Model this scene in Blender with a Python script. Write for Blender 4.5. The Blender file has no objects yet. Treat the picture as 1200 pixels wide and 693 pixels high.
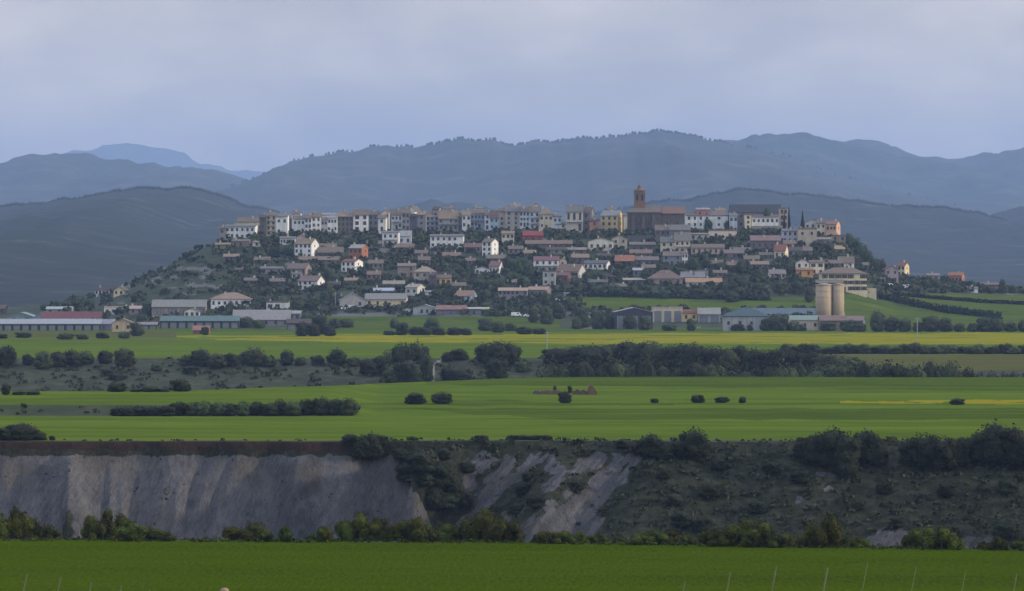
import bpy, math, random
import numpy as np
from mathutils import Vector, Matrix
random.seed(7); RNG = np.random.default_rng(7)
F = 5533.0; CZ = 26.7; HY = 314.0
sc = bpy.context.scene
COL = sc.collection
# ------------------------------------------------------------------ noise
def _h(ix, iy, s):
    n = (ix.astype(np.int64)*374761393 + iy.astype(np.int64)*668265263 + s*1442695041) & 0x7fffffff
    n = ((n ^ (n >> 13))*1274126177) & 0x7fffffff
    n = n ^ (n >> 16)
    return (n & 0xffff)/65535.0*2-1
def vn(x, y, s=0):
    x = np.asarray(x, float); y = np.asarray(y, float)
    ix = np.floor(x); iy = np.floor(y); fx = x-ix; fy = y-iy
    fx = fx*fx*(3-2*fx); fy = fy*fy*(3-2*fy)
    a = _h(ix, iy, s); b = _h(ix+1, iy, s); c = _h(ix, iy+1, s); d = _h(ix+1, iy+1, s)
    return (a*(1-fx)+b*fx)*(1-fy)+(c*(1-fx)+d*fx)*fy
def fbm(x, y, o=4, s=0):
    r = 0; a = 1; t = 0
    for i in range(o):
        r = r+a*vn(x*2**i, y*2**i, s+i*17); t += a; a *= .5
    return r/t
def ridged(x, y, o=3, s=0):
    r = 0; a = 1; t = 0
    for i in range(o):
        r = r+a*(1-2*np.abs(vn(x*2**i, y*2**i, s+i*31))); t += a; a *= .5
    return r/t
def sst(a, b, x):
    t = np.clip((x-a)/(b-a), 0, 1); return t*t*(3-2*t)
I = np.interp
# ------------------------------------------------------------------ terrain
def px_of(X, Y): return 600+F*X/np.maximum(Y, 200.)
def edge1(p): return I(p, [-3000, 0, 600, 1200, 4000], [462, 463, 459, 447, 440])
def stepw(p): return 1-sst(380, 450, p)
def edge2(p):
    y = I(p, [-500, 0, 250, 330, 450, 560, 640, 760, 1200], [459, 458, 456, 453, 450, 445, 442.5, 442, 442])
    return (CZ-1.8*stepw(p))*F/(y-HY)
def far2(p): return I(p, [-500, 600, 720, 900, 960, 1500], [1395, 1395, 1390, 1300, 1236, 1236])
CX = [-600, -200, 0, 60, 100, 130, 150, 180, 210, 240, 262, 300, 930, 960, 990, 1010, 1030, 1050, 1080, 1110, 1150, 1200, 1300, 1700]
CY = [373, 372, 366, 358, 350, 342, 333, 320, 306, 290, 280, 275, 273, 278, 285, 297, 313, 326, 329, 333, 339, 343, 352, 368]
def crest_z(p): return CZ-(I(p, CX, CY)-HY)*2500/F
def spur(p, dep):
    # how far the gully face stands out towards the viewer, grows downwards
    q = p+5.8*dep
    a = 15*np.exp(-((p-450)/34)**2)
    b = 15*np.exp(-((q-636)/22)**2)
    c = 18*np.exp(-((q-742)/30)**2)
    r1 = -24*np.exp(-((p-530+2*dep)/32)**2)
    r2 = -7*np.exp(-((q-695)/20)**2)
    r0 = -9*np.exp(-((p-346)/20)**2)+6*np.exp(-((p-300)/22)**2)-6*np.exp(-((p-82)/14)**2)+4*np.exp(-((p-120)/20)**2)-4*np.exp(-((p-205)/12)**2)
    return a+b+c+r1+r2+r0
def terrain(X, Y):
    X = np.asarray(X, float); Y = np.asarray(Y, float)
    p = px_of(X, Y)
    z = np.where(Y < 380, 25.0*np.clip(1-np.maximum(Y, 0)/380., 0, 1)**1.5, 0.0)
    z = z+np.where(Y < 460, .06, .22)*fbm(X/40., Y/60., 3, 3)
    # gully 1, near bank
    e = edge1(p)
    g = -26*sst(0, 45, Y-e)
    # gully 1, far face
    T = 726.4+1.4*vn(p/40., 0*p, 5)
    left = 1-sst(500, 640, p)
    wid = 20*left+62*(1-left)
    u = np.clip((T-Y)/wid, 0, 1.6)
    dep = 26*np.clip(u, 0, 1)
    uu = np.clip(u, 0, 1)
    Xs = X+.55*dep*sst(150, 300, p)
    rill = 2.6*ridged(Xs/9., dep/60., 3, 11)+2.0*ridged(Xs/4.1, dep/26., 3, 14)+.9*ridged(Xs/2.2, dep/40., 2, 12)
    rill = rill*(left*.9+.5)
    big = 3.6*fbm(X/17., dep/40., 2, 21)
    prot = (spur(p, dep)+big+rill)*uu**.8
    band = 1.5*sst(0, 1.2, T-Y)*left
    u2 = np.clip((T+prot-Y)/wid, 0, 1)
    face = -26*(.75*u2**.9+.25*sst(0, 1, u2))-band*(1-u2)
    rough = 1.3*fbm(X/9., Y/7., 4, 44)*(1-left)*np.clip(u2*4, 0, 1)*(1-u2)
    face = face+rough
    g1 = np.maximum(g, np.where(Y > 560, face, -26))
    g1 = np.where((Y > e) & (Y < T), np.where(Y < 560, g, np.maximum(face, -26)), 0)
    g1 = np.where(Y > 760, 0, g1)
    z = z+g1
    # low step in the middle fields
    e2 = edge2(p); f2 = far2(p)
    z = z+1.8*stepw(p)*sst(853, 861, Y)*(1-sst(-5, 30, Y-e2))
    # gully 2
    near = -11*sst(0, 32, Y-e2); bank = -11*(1-np.clip(1-(f2-Y)/80., 0, 1)**.85)
    g2 = np.where((Y > e2) & (Y < f2), np.maximum(near, bank)+np.clip((f2-Y)/15, 0, 1)*np.clip((Y-e2)/15, 0, 1)*1.2*fbm(X/14., Y/14., 3, 60), 0)
    z = z+g2
    # town hill
    s = (Y-2080)/420.
    f = .30*np.clip(s, 0, 1)+.70*sst(.05, 1.0, s)
    back = 1-sst(2560, 2950, Y)
    bump = 1.3*fbm(X/22., Y/22., 4, 70)*sst(0, .2, s)*sst(-10, 25, crest_z(p))*(1-.6*sst(1010, 1060, p))
    z = z+np.where(Y > 2080, crest_z(p)*f*back+bump*back, 0)
    return z
GRID = {}
def column(px):
    c = GRID['c']; j = int(np.clip(np.searchsorted(c, px)-1, 0, len(c)-2)); f = (px-c[j])/(c[j+1]-c[j])
    return GRID['z'][:, j]*(1-f)+GRID['z'][:, j+1]*f
def ray(px, py, y0=470., y1=2560.):
    Y = np.arange(y0, y1, .5)
    zr = CZ-(py-HY)*Y/F
    t = np.interp(Y, GRID['r'], column(px)); k = np.nonzero(t >= zr)[0]
    i = k[0] if len(k) else int(np.argmin(zr-t))
    return float(Y[i])
def tz(x, y):
    px = 600+F*x/max(y, 200.); c = GRID['c']; r = GRID['r']; z = GRID['z']
    j = int(np.clip(np.searchsorted(c, px)-1, 0, len(c)-2)); f = (px-c[j])/(c[j+1]-c[j])
    i = int(np.clip(np.searchsorted(r, y)-1, 0, len(r)-2)); h = (y-r[i])/(r[i+1]-r[i])
    return float((z[i, j]*(1-f)+z[i, j+1]*f)*(1-h)+(z[i+1, j]*(1-f)+z[i+1, j+1]*f)*h)
# ------------------------------------------------------------------ objects
def link(o, parent=None):
    COL.objects.link(o)
    if parent: o.parent = parent
    return o
def tag(o, label=None, cat=None, group=None, kind=None):
    if label: o['label'] = label
    if cat: o['category'] = cat
    if group: o['group'] = group
    if kind: o['kind'] = kind
    return o
def mesh(name, V, Fc, mats, mi=None, smooth=False):
    me = bpy.data.meshes.new(name)
    me.from_pydata([tuple(v) for v in V], [], [tuple(f) for f in Fc])
    for m in (mats if isinstance(mats, (list, tuple)) else [mats]): me.materials.append(m)
    if mi is not None: me.polygons.foreach_set('material_index', mi)
    if smooth: me.polygons.foreach_set('use_smooth', [True]*len(me.polygons))
    me.update(); return me
def obj(name, me, parent=None, loc=None, scale=None, rz=None):
    o = bpy.data.objects.new(name, me); link(o, parent)
    if loc is not None: o.location = loc
    if scale is not None: o.scale = scale
    if rz is not None: o.rotation_euler.z = rz
    return o
def empty(name, loc, rz=0):
    o = bpy.data.objects.new(name, None); o.empty_display_size = .5
    o.location = loc; o.rotation_euler.z = rz
    return link(o)
class MB:
    def __init__(s): s.V = []; s.F = []; s.M = []
    def add(s, V, Fc, m=0):
        k = len(s.V); s.V += [tuple(v) for v in V]; s.F += [tuple(i+k for i in f) for f in Fc]; s.M += [m]*len(Fc)
    def box(s, x0, x1, y0, y1, z0, z1, m=0):
        s.add([(x0, y0, z0), (x1, y0, z0), (x1, y1, z0), (x0, y1, z0), (x0, y0, z1), (x1, y0, z1), (x1, y1, z1), (x0, y1, z1)],
              [(0, 3, 2, 1), (4, 5, 6, 7), (0, 1, 5, 4), (1, 2, 6, 5), (2, 3, 7, 6), (3, 0, 4, 7)], m)
    def cyl(s, x, y, z0, z1, r0, r1, n=16, m=0, dx=0, dy=0):
        V = [(x+r0*math.cos(2*math.pi*i/n), y+r0*math.sin(2*math.pi*i/n), z0) for i in range(n)]
        V += [(x+dx+r1*math.cos(2*math.pi*i/n), y+dy+r1*math.sin(2*math.pi*i/n), z1) for i in range(n)]
        s.add(V, [(i, (i+1) % n, n+(i+1) % n, n+i) for i in range(n)]+[tuple(range(n))[::-1], tuple(range(n, 2*n))], m)
    def tube(s, a, b, r, n=6, m=0):
        a = Vector(a); b = Vector(b); d = (b-a).normalized(); u = d.orthogonal().normalized(); w = d.cross(u)
        V = [a+r*(math.cos(2*math.pi*i/n)*u+math.sin(2*math.pi*i/n)*w) for i in range(n)]
        V += [v+(b-a) for v in V]
        s.add(V, [(i, (i+1) % n, n+(i+1) % n, n+i) for i in range(n)]+[tuple(range(n))[::-1], tuple(range(n, 2*n))], m)
    def ext_x(s, prof, x0, x1, m=0):   # closed profile in (y,z)
        n = len(prof)
        s.add([(x0, y, z) for y, z in prof]+[(x1, y, z) for y, z in prof], [(i, (i+1) % n, n+(i+1) % n, n+i) for i in range(n)]+[tuple(range(n))[::-1], tuple(range(n, 2*n))], m)
    def ext_y(s, prof, y0, y1, m=0):   # closed profile in (x,z)
        n = len(prof)
        s.add([(x, y0, z) for x, z in prof]+[(x, y1, z) for x, z in prof], [(i, n+i, n+(i+1) % n, (i+1) % n) for i in range(n)]+[tuple(range(n)), tuple(range(n, 2*n))[::-1]], m)
    def mesh(s, name, mats, smooth=False): return mesh(name, s.V, s.F, mats, s.M, smooth)
    def build(s, name, mats, parent=None): return obj(name, s.mesh(name, mats), parent)
# ------------------------------------------------------------------ materials
def mat(name, rough=.9, spec=.2):
    m = bpy.data.materials.new(name); m.use_nodes = True
    n = m.node_tree.nodes; b = n['Principled BSDF']
    b.inputs['Roughness'].default_value = rough; b.inputs['Specular IOR Level'].default_value = spec
    return m, m.node_tree, b
def nd(t, typ, **kw):
    n = t.nodes.new(typ)
    for k, v in kw.items():
        if k in n.inputs.keys(): n.inputs[k].default_value = v
        else: setattr(n, k, v)
    return n
def noise(t, scale, detail=4, rough=.6, obj_space=False, stretch=None):
    if obj_space: g = nd(t, 'ShaderNodeTexCoord').outputs['Object']
    else: g = nd(t, 'ShaderNodeNewGeometry').outputs['Position']
    if stretch:
        mp = nd(t, 'ShaderNodeMapping'); mp.inputs['Scale'].default_value = stretch; t.links.new(g, mp.inputs['Vector']); g = mp.outputs[0]
    n = nd(t, 'ShaderNodeTexNoise'); n.inputs['Scale'].default_value = scale; n.inputs['Detail'].default_value = detail; n.inputs['Roughness'].default_value = rough
    t.links.new(g, n.inputs['Vector']); return n.outputs['Fac']
def ramp(t, fac, stops):
    r = nd(t, 'ShaderNodeValToRGB'); e = r.color_ramp.elements
    while len(e) > 1: e.remove(e[-1])
    e[0].position = stops[0][0]; e[0].color = (*stops[0][1], 1)
    for p, c in stops[1:]:
        k = e.new(p); k.color = (*c, 1)
    t.links.new(fac, r.inputs[0]); return r.outputs[0]
def mixc(t, fac, a, b, mode='MIX'):
    m = nd(t, 'ShaderNodeMix', data_type='RGBA', blend_type=mode)
    for s, v in ((m.inputs[0], fac), (m.inputs[6], a), (m.inputs[7], b)):
        if isinstance(v, (int, float)): s.default_value = v
        elif isinstance(v, tuple): s.default_value = (*v, 1)
        else: t.links.new(v, s)
    return m.outputs[2]
def bump(t, b, fac, strength=.5, dist=.3):
    n = nd(t, 'ShaderNodeBump'); n.inputs['Strength'].default_value = strength; n.inputs['Distance'].default_value = dist
    t.links.new(fac, n.inputs['Height']); t.links.new(n.outputs[0], b.inputs['Normal'])
def g(c, k): return tuple(min(1, x*k) for x in c)
def field_mat(name, c, c2, st=(.004, .022, .02), fine=1., fs=(.03, .05, .2), fm=.32):
    m, t, b = mat(name, 1., 0.)
    f1 = noise(t, 1., 5, .6, stretch=st)
    f2 = noise(t, fine, 4, .75, stretch=fs)
    f3 = noise(t, .9, 2, .5, stretch=(.006, .075, .05))
    a = ramp(t, f1, [(.36, c), (.64, c2)])
    a = mixc(t, .5, a, ramp(t, f3, [(.35, g(c, .7)), (.65, g(c2, 1.25))]))
    a = mixc(t, fm, a, ramp(t, f2, [(.32, g(c, .45)), (.5, g(c, 1.05)), (.68, (c2[0]*1.55, c2[1]*1.35, c2[2]*1.3))]))
    t.links.new(a, b.inputs['Base Color']); bump(t, b, f2, .5, .25); return m
def mottle(name, stops, scale=.5, rough=.95, bs=.5, bd=.5, detail=6, stretch=None):
    m, t, b = mat(name, rough, .1)
    f = noise(t, scale, detail, .68, stretch=stretch)
    t.links.new(ramp(t, f, stops), b.inputs['Base Color']); bump(t, b, f, bs, bd); return m
def leaf_mat(name, c, var=.5):
    m, t, b = mat(name, .8, .15)
    f = noise(t, .45, 3, .7)
    oi = nd(t, 'ShaderNodeObjectInfo')
    a = ramp(t, f, [(.3, g(c, 1-var)), (.7, g(c, 1+var))])
    hs = nd(t, 'ShaderNodeHueSaturation'); t.links.new(a, hs.inputs['Color'])
    mr = nd(t, 'ShaderNodeMapRange'); mr.inputs['To Min'].default_value = .72; mr.inputs['To Max'].default_value = 1.3
    t.links.new(oi.outputs['Random'], mr.inputs[0]); t.links.new(mr.outputs[0], hs.inputs['Value'])
    mr2 = nd(t, 'ShaderNodeMapRange'); mr2.inputs['To Min'].default_value = .475; mr2.inputs['To Max'].default_value = .525
    t.links.new(oi.outputs['Random'], mr2.inputs[0]); t.links.new(mr2.outputs[0], hs.inputs['Hue'])
    t.links.new(hs.outputs[0], b.inputs['Base Color']); return m
_wm = {}
def wall_mat(c):
    if c in _wm: return _wm[c]
    m, t, b = mat('plaster', .9, .15)
    f = noise(t, .5, 5, .7); f2 = noise(t, 1.1, 3, .6, stretch=(1, 1, .12))
    a = ramp(t, f, [(.3, g(c, .78)), (.7, g(c, 1.06))])
    a = mixc(t, .5, a, ramp(t, f2, [(.4, g(c, .62)), (.55, c)]))
    t.links.new(a, b.inputs['Base Color']); _wm[c] = m; return m
_rm = {}
def roof_mat(c):
    if c in _rm: return _rm[c]
    m, t, b = mat('roof_tiles', .9, .15)
    f = noise(t, .8, 5, .75); f2 = noise(t, 6., 2, .6)
    c = tuple(.50*x+.24*(sum(c)/3) for x in c) if max(c)-min(c) < .2 else tuple(.6*x+.12*(sum(c)/3) for x in c)
    a = ramp(t, f, [(.3, g(c, .65)), (.5, c), (.72, tuple(min(1, x*1.25+.02) for x in c))])
    a = mixc(t, .3, a, ramp(t, f2, [(.35, g(c, .5)), (.65, g(c, 1.3))]))
    t.links.new(a, b.inputs['Base Color'])
    w = nd(t, 'ShaderNodeTexWave', bands_direction='X'); w.inputs['Scale'].default_value = 1.3
    tc = nd(t, 'ShaderNodeTexCoord'); t.links.new(tc.outputs['Object'], w.inputs[0]); bump(t, b, w.outputs[1], .5, .1)
    _rm[c] = m; return m
def flatm(name, c, rough=.8, spec=.2, sc_=2.):
    m, t, b = mat(name, rough, spec)
    f = noise(t, sc_, 4, .7); t.links.new(ramp(t, f, [(.3, g(c, .8)), (.7, g(c, 1.12))]), b.inputs['Base Color']); return m
M_near = field_mat('near_grass', (.034, .057, .001), (.048, .077, .002), (.03, .03, .05), 1., (3.2, .30, .5), .5)
M_fA = field_mat('barley_field', (.064, .099, .012), (.088, .127, .016))
M_fB = field_mat('wheat_and_shadow_line', (.046, .073, .010), (.066, .096, .013))
M_fY = field_mat('rape_field', (.24, .195, .012), (.115, .150, .014), (.010, .045, .02))
M_fO = field_mat('fallow_field', (.085, .082, .028), (.068, .082, .025))
M_fH = field_mat('hill_field', (.052, .078, .014), (.074, .102, .017))
M_hill = mottle('hill_scrub', [(.30, (.017, .024, .012)), (.46, (.030, .040, .018)), (.60, (.045, .055, .027)), (.76, (.10, .092, .068))], .07, bd=1.)
M_bank = mottle('gully_scrub', [(.30, (.014, .020, .010)), (.47, (.030, .036, .018)), (.60, (.048, .050, .030)), (.76, (.095, .085, .060))], .22, bd=.6)
M_rock = mottle('grey_rock', [(.3, (.05, .05, .042)), (.5, (.11, .105, .095)), (.7, (.17, .16, .15))], .4, bd=.6)
M_road = flatm('asphalt', (.09, .09, .095)); M_track = flatm('dirt_track', (.20, .175, .14))
M_leaf = leaf_mat('holm_oak_leaves', (.016, .021, .010), .55)
M_leaf2 = leaf_mat('tree_leaves', (.036, .048, .021), .5)
M_bush = leaf_mat('hedge_leaves', (.040, .050, .004), .75)
M_con = leaf_mat('conifer_needles', (.012, .020, .012), .4)
M_scrub = leaf_mat('scrub_leaves', (.030, .034, .018), .55)
M_scrub2 = leaf_mat('hill_scrub_leaves', (.045, .059, .029), .45)
M_bark = flatm('bark', (.07, .055, .045))
M_glass = flatm('window_glass', (.025, .03, .04), .25, .5); M_frame = flatm('window_frame', (.13, .11, .10))
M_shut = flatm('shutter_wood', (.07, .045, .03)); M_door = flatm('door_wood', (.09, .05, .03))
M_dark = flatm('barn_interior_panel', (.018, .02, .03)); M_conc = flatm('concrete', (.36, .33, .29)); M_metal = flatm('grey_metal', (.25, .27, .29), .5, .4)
M_stone = mottle('rubble_stone', [(.3, (.09, .075, .06)), (.7, (.22, .18, .14))], 1.2); M_brick = mottle('red_brick', [(.3, (.10, .06, .045)), (.7, (.17, .10, .07))], 1.5)
# gully face: bare grey marl with a red-brown top band and scrub, masks are stored on the mesh
def slant(t):
    gp = nd(t, 'ShaderNodeNewGeometry').outputs['Position']; dt = nd(t, 'ShaderNodeVectorMath', operation='DOT_PRODUCT'); t.links.new(gp, dt.inputs[0]); dt.inputs[1].default_value = (1, 0, -.5)
    sp = nd(t, 'ShaderNodeSeparateXYZ'); t.links.new(gp, sp.inputs[0]); cb = nd(t, 'ShaderNodeCombineXYZ'); t.links.new(dt.outputs['Value'], cb.inputs[0])
    mm = nd(t, 'ShaderNodeMath', operation='MULTIPLY'); mm.inputs[1].default_value = .22; t.links.new(sp.outputs[2], mm.inputs[0]); t.links.new(mm.outputs[0], cb.inputs[2])
    n = nd(t, 'ShaderNodeTexNoise'); n.inputs['Scale'].default_value = 2.2; n.inputs['Detail'].default_value = 6; n.inputs['Roughness'].default_value = .8; t.links.new(cb.outputs[0], n.inputs[0]); return n.outputs[0]
def gully_mat():
    m, t, b = mat('grey_marl', .95, .08)
    at = nd(t, 'ShaderNodeAttribute', attribute_name='bare'); ar = nd(t, 'ShaderNodeAttribute', attribute_name='redband')
    f = noise(t, .35, 6, .7); f2 = slant(t); f3 = noise(t, .12, 3, .5)
    marl = ramp(t, f, [(.3, (.080, .081, .092)), (.5, (.134, .134, .145)), (.72, (.195, .190, .190))])
    marl = mixc(t, .45, marl, ramp(t, f2, [(.36, (.066, .068, .080)), (.62, (.190, .190, .200))]))
    marl = mixc(t, ramp(t, f3, [(.5, (0, 0, 0)), (.7, (.7, .7, .7))]), marl, (.125, .112, .090))
    shd = nd(t, 'ShaderNodeAttribute', attribute_name='shade_tone'); marl = mixc(t, shd.outputs['Fac'], marl, mixc(t, 1., marl, (.50, .51, .54), 'MULTIPLY'))  # darkens the marl by a mask of painted recess shade and uneven tone
    spk = noise(t, 1.1, 3, .6); marl = mixc(t, ramp(t, spk, [(.66, (0, 0, 0)), (.70, (1, 1, 1))]), marl, (.030, .030, .024))
    scr = ramp(t, noise(t, .5, 6, .72), [(.3, (.014, .019, .012)), (.48, (.030, .035, .021)), (.6, (.050, .052, .036)), (.78, (.095, .088, .070))])
    red = ramp(t, noise(t, .7, 4, .7), [(.3, (.024, .018, .015)), (.7, (.058, .034, .026))])
    n2 = noise(t, .4, 6, .75)
    ad = nd(t, 'ShaderNodeMath', operation='ADD'); t.links.new(at.outputs['Fac'], ad.inputs[0]); t.links.new(n2, ad.inputs[1])
    k = ramp(t, ad.outputs[0], [(.93, (0, 0, 0)), (1., (1, 1, 1))])
    a = mixc(t, k, scr, marl)
    ad2 = nd(t, 'ShaderNodeMath', operation='ADD'); t.links.new(ar.outputs['Fac'], ad2.inputs[0]); t.links.new(n2, ad2.inputs[1])
    a = mixc(t, ramp(t, ad2.outputs[0], [(.95, (0, 0, 0)), (1., (1, 1, 1))]), a, red)
    t.links.new(a, b.inputs['Base Color'])
    rl = noise(t, 1., 5, .75, stretch=(.55, .3, .07)); cr = ramp(t, rl, [(.44, (0, 0, 0)), (.49, (.75, .75, .75)), (.53, (0, 0, 0))])  # dark lines paint the shadow in the rill channels into the face colour
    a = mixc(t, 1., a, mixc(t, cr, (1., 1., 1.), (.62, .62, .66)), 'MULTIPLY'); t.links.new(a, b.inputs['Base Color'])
    hs = nd(t, 'ShaderNodeMath', operation='ADD'); t.links.new(f2, hs.inputs[0]); t.links.new(f, hs.inputs[1]); bump(t, b, hs.outputs[0], .9, 1.0); return m
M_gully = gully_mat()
# ------------------------------------------------------------------ ground sheet
def build_ground():
    cols = np.concatenate([600-np.geomspace(9000, 780, 22), np.arange(-170, 1371, 2.4), 600+np.geomspace(780, 9000, 22)])
    rows = np.concatenate([np.linspace(-400, 370, 40), np.arange(374, 470, 1.5), np.arange(470, 600, 4), np.arange(600, 690, .7), np.arange(690, 734, .26),
                           np.arange(734, 1150, 3), np.arange(1150, 2080, 5), np.arange(2080, 2600, 2.6), np.arange(2600, 3000, 25), np.geomspace(3000, 37000, 46)])
    P, Y = np.meshgrid(cols, rows); X = (P-600)/F*np.maximum(Y, 200.)
    Z = terrain(X, Y)
    Z = np.where(Y > 3000, -2., Z)
    nr, nc = P.shape
    GRID.update(c=cols, r=rows, z=Z)
    V = np.stack([X, Y, Z], -1).reshape(-1, 3)
    i = np.arange(nr*nc).reshape(nr, nc)
    Q = np.stack([i[:-1, :-1], i[:-1, 1:], i[1:, 1:], i[1:, :-1]], -1).reshape(-1, 4)
    me = bpy.data.meshes.new('ground')
    me.vertices.add(len(V)); me.vertices.foreach_set('co', V.ravel())
    me.loops.add(Q.size); me.loops.foreach_set('vertex_index', Q.ravel())
    me.polygons.add(len(Q)); me.polygons.foreach_set('loop_start', np.arange(0, Q.size, 4)); me.polygons.foreach_set('loop_total', np.full(len(Q), 4))
    Pc = (P[:-1, :-1]+P[1:, 1:]).ravel()/2; Yc = (Y[:-1, :-1]+Y[1:, 1:]).ravel()/2; Zc = (Z[:-1, :-1]+Z[1:, 1:]).ravel()/2
    S = HY+(CZ-Zc)*F/np.maximum(Yc, 1)      # height in the photo, used only to lay out where one field ends and the next begins
    mats = [M_near, M_gully, M_fA, M_fB, M_fY, M_fO, M_bank, M_fH, M_hill, M_road, M_track, M_rock]
    mi = np.full(len(Yc), 8)
    e = edge1(Pc); e2 = edge2(Pc); f2 = far2(Pc)
    w = 1.3*vn(Pc/37., Yc/400., 9)
    mi[Yc < e] = 0
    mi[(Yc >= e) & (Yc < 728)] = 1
    fld = (Yc >= 728) & (Yc < e2)
    mi[fld] = 2
    mi[fld & (S+w > 479) & (S+w < 479+13*sst(425, 700, Pc)) & (Pc > 430)] = 3
    mi[fld & (S+w < 452+.01*(Pc-600)) & (Pc > 500)] = 3
    mi[fld & (S+w > 473-4*np.exp(-((Pc-560)/90)**2)) & (S+w < 475.5) & (Pc > 410) & (Pc < 790)] = 3  # shadow line continuing the field step, painted as a darker strip
    mi[fld & (S+.7*w > 476) & (S+.7*w < 487.5-9*sst(340, 425, Pc)) & (Pc < 425)] = 8
    mi[fld & (S > 468+.012*(1200-Pc)+w) & (S < 474-.006*(1200-Pc)+.4*w) & (Pc > 985) & (fbm(Pc/30., Yc/12., 3, 78) < .25)] = 4
    mi[fld & (Yc < 730+3*sst(450, 600, Pc)+3*vn(Pc/23., Yc*0, 8))] = 6
    mi[(Yc >= e2) & (Yc < f2)] = 6
    up = (Yc >= f2) & (Yc < 2080)
    mi[up] = 2
    mi[up & (Pc > 900) & (S > 415)] = 5
    ytop = I(Pc, [0, 200, 211, 400, 800, 1200], [394, 394, 394, 392.5, 391, 390]); ybot = I(Pc, [0, 211, 260, 400, 640, 1200], [394, 395, 399, 401, 403, 404])
    w3 = 1.5*fbm(Pc/60., Yc/30., 4, 77)
    mi[up & (S > ytop+w3) & (S < ybot+w3) & (Pc > 208)] = 4
    mi[up & (mi == 4) & (fbm(Pc/70., Yc/14., 3, 79) > .34)] = 2
    mi[up & (S < 400) & (Pc <= 208)] = 5
    mi[up & (S < 398.5) & (S > 396) & (Pc <= 208)] = 2
    mi[up & (S <= ytop) & (S < 389)] = 7
    hl = (Yc >= 2080) & (Yc < 3000)
    mi[hl & (Pc < 250) & (S > 384)] = 5
    mi[hl & (Pc > 372) & (Pc < 655) & (S > 370.5) & (S < 387)] = 7
    mi[hl & (Pc > 655) & (Pc < 960) & (S > 347+.3*np.abs(Pc-790)*.05+w) & (S < 363+w) & (Pc > 665+2*(S-350))] = 7
    mi[hl & (Pc > 985) & (S > I(Pc, [985, 1000, 1050, 1200, 1400], [347, 344, 345, 345, 348])+.6*w)] = 7
    mi[hl & (Pc > 560) & (Pc < 640) & (S > 361) & (S < 366)] = 7
    mi[hl & (Pc > 372) & (Pc < 665) & (S > 367) & (S < 370.6)] = 9
    rk = fbm(Pc/16., S/5., 4, 33)
    mi[hl & (mi == 8) & (rk > .12) & (Pc > 150) & (Pc < 262) & (S > 312) & (S < 338)] = 11
    mi[hl & (mi == 8) & (rk > .42)] = 11
    tx = I(S, [418, 428, 440, 447], [524, 508, 508, 506])
    mi[(mi == 6) & (np.abs(Pc-tx) < 2.0) & (Yc > 1250) & (Yc < 1400)] = 10
    for m in mats: me.materials.append(m)
    me.polygons.foreach_set('material_index', mi.astype(np.int32))
    me.polygons.foreach_set('use_smooth', np.ones(len(Q), bool))
    # masks of the gully face
    Sv = (HY+(CZ-Z)*F/np.maximum(Y, 1)).ravel(); Pv = P.ravel(); Yv = Y.ravel()
    dep = np.clip(-Z.ravel(), 0, 26)
    wx = 9*fbm(Pv/17., Sv/11., 4, 90); wy = 3*fbm(Pv/15., Sv/9., 3, 91)
    pw = Pv+wx; sw = Sv+wy
    redg = I(Pv, [0, 300, 400, 430, 700], [528, 529, 531, 537, 520])
    bare = .8*sst(-4, 6, sw-np.maximum(redg-5, 533+np.clip(pw-462, 0, 60)*1.75))*(1-sst(505, 522, pw))
    bare -= .50*np.exp(-((pw-(84-(sw-600)*.2))/11)**2)*sst(588, 604, sw)
    bare -= .33*np.exp(-((pw-191)/7)**2-((sw-580)/20)**2)
    shade_tone = .85*np.exp(-(np.abs(pw-346)/26)**4)*sst(530, 550, sw)+.6*np.exp(-((pw-84)/20)**2-((sw-620)/34)**2)+.55*np.exp(-((pw-52)/26)**2-((sw-552)/10)**2)+.5*np.exp(-((pw-436+.3*(sw-570))/10)**2)*sst(545, 570, sw)  # shade of the recesses put into the colour, with other darker patches
    shade_tone = np.clip(shade_tone+.25*fbm(Pv/14., Sv/30., 3, 95)+np.where(pw > 515, .42+.7*ridged((Pv+.95*Sv)/9., Sv/60., 3, 96), 0), 0, 1)
    bare = np.clip(bare, 0, 1)
    def streak(x0, y0, x1, y1, w0, w1, v):
        dx, dy = x1-x0, y1-y0; tt = np.clip(((pw-x0)*dx+(sw-y0)*dy)/(dx*dx+dy*dy), 0, 1)
        dd = np.hypot(pw-x0-tt*dx, sw-y0-tt*dy); ww = w0+(w1-w0)*tt
        return (v+.05)*np.clip(1.6-dd/ww*1.1, 0, 1)
    for a in ((572, 539, 539, 582, 8, 6, .62), (560, 540, 547, 562, 12, 8, .58), (598, 544, 566, 582, 11, 9, .64), (628, 539, 538, 616, 7, 6, .68), (640, 537, 655, 556, 12, 10, .54), (655, 556, 636, 574, 11, 6, .55),
              (700, 538, 664, 557, 9, 5, .6), (738, 543, 660, 612, 15, 28, .60), (676, 606, 640, 640, 36, 40, .64), (722, 540, 692, 566, 10, 8, .55), (588, 604, 606, 628, 5, 6, .5), (760, 536, 735, 552, 8, 6, .48),
              (1018, 634, 1058, 630, 11, 13, .56), (1130, 640, 1160, 636, 9, 10, .5), (962, 556, 978, 558, 4, 4, .46), (935, 584, 950, 590, 6, 6, .44), (1190, 566, 1205, 572, 7, 8, .5), (965, 570, 985, 574, 5, 5, .43), (888, 558, 896, 560, 4, 4, .44)):
        bare = np.maximum(bare, streak(*a))
    hf = fbm(Pv/5.+.9*Sv/5., Sv/14., 3, 97); bare = np.where((pw > 515) & (bare > .1), bare+.34*hf-.02, bare)
    GRID['bare'] = bare.reshape(P.shape)
    red = .62*sst(-4, 2, redg-sw)*sst(515, 518, Sv)*(1-sst(440, 490, pw))+.40*np.exp(-((pw-600)/90)**2-((sw-527)/7)**2)
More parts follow.
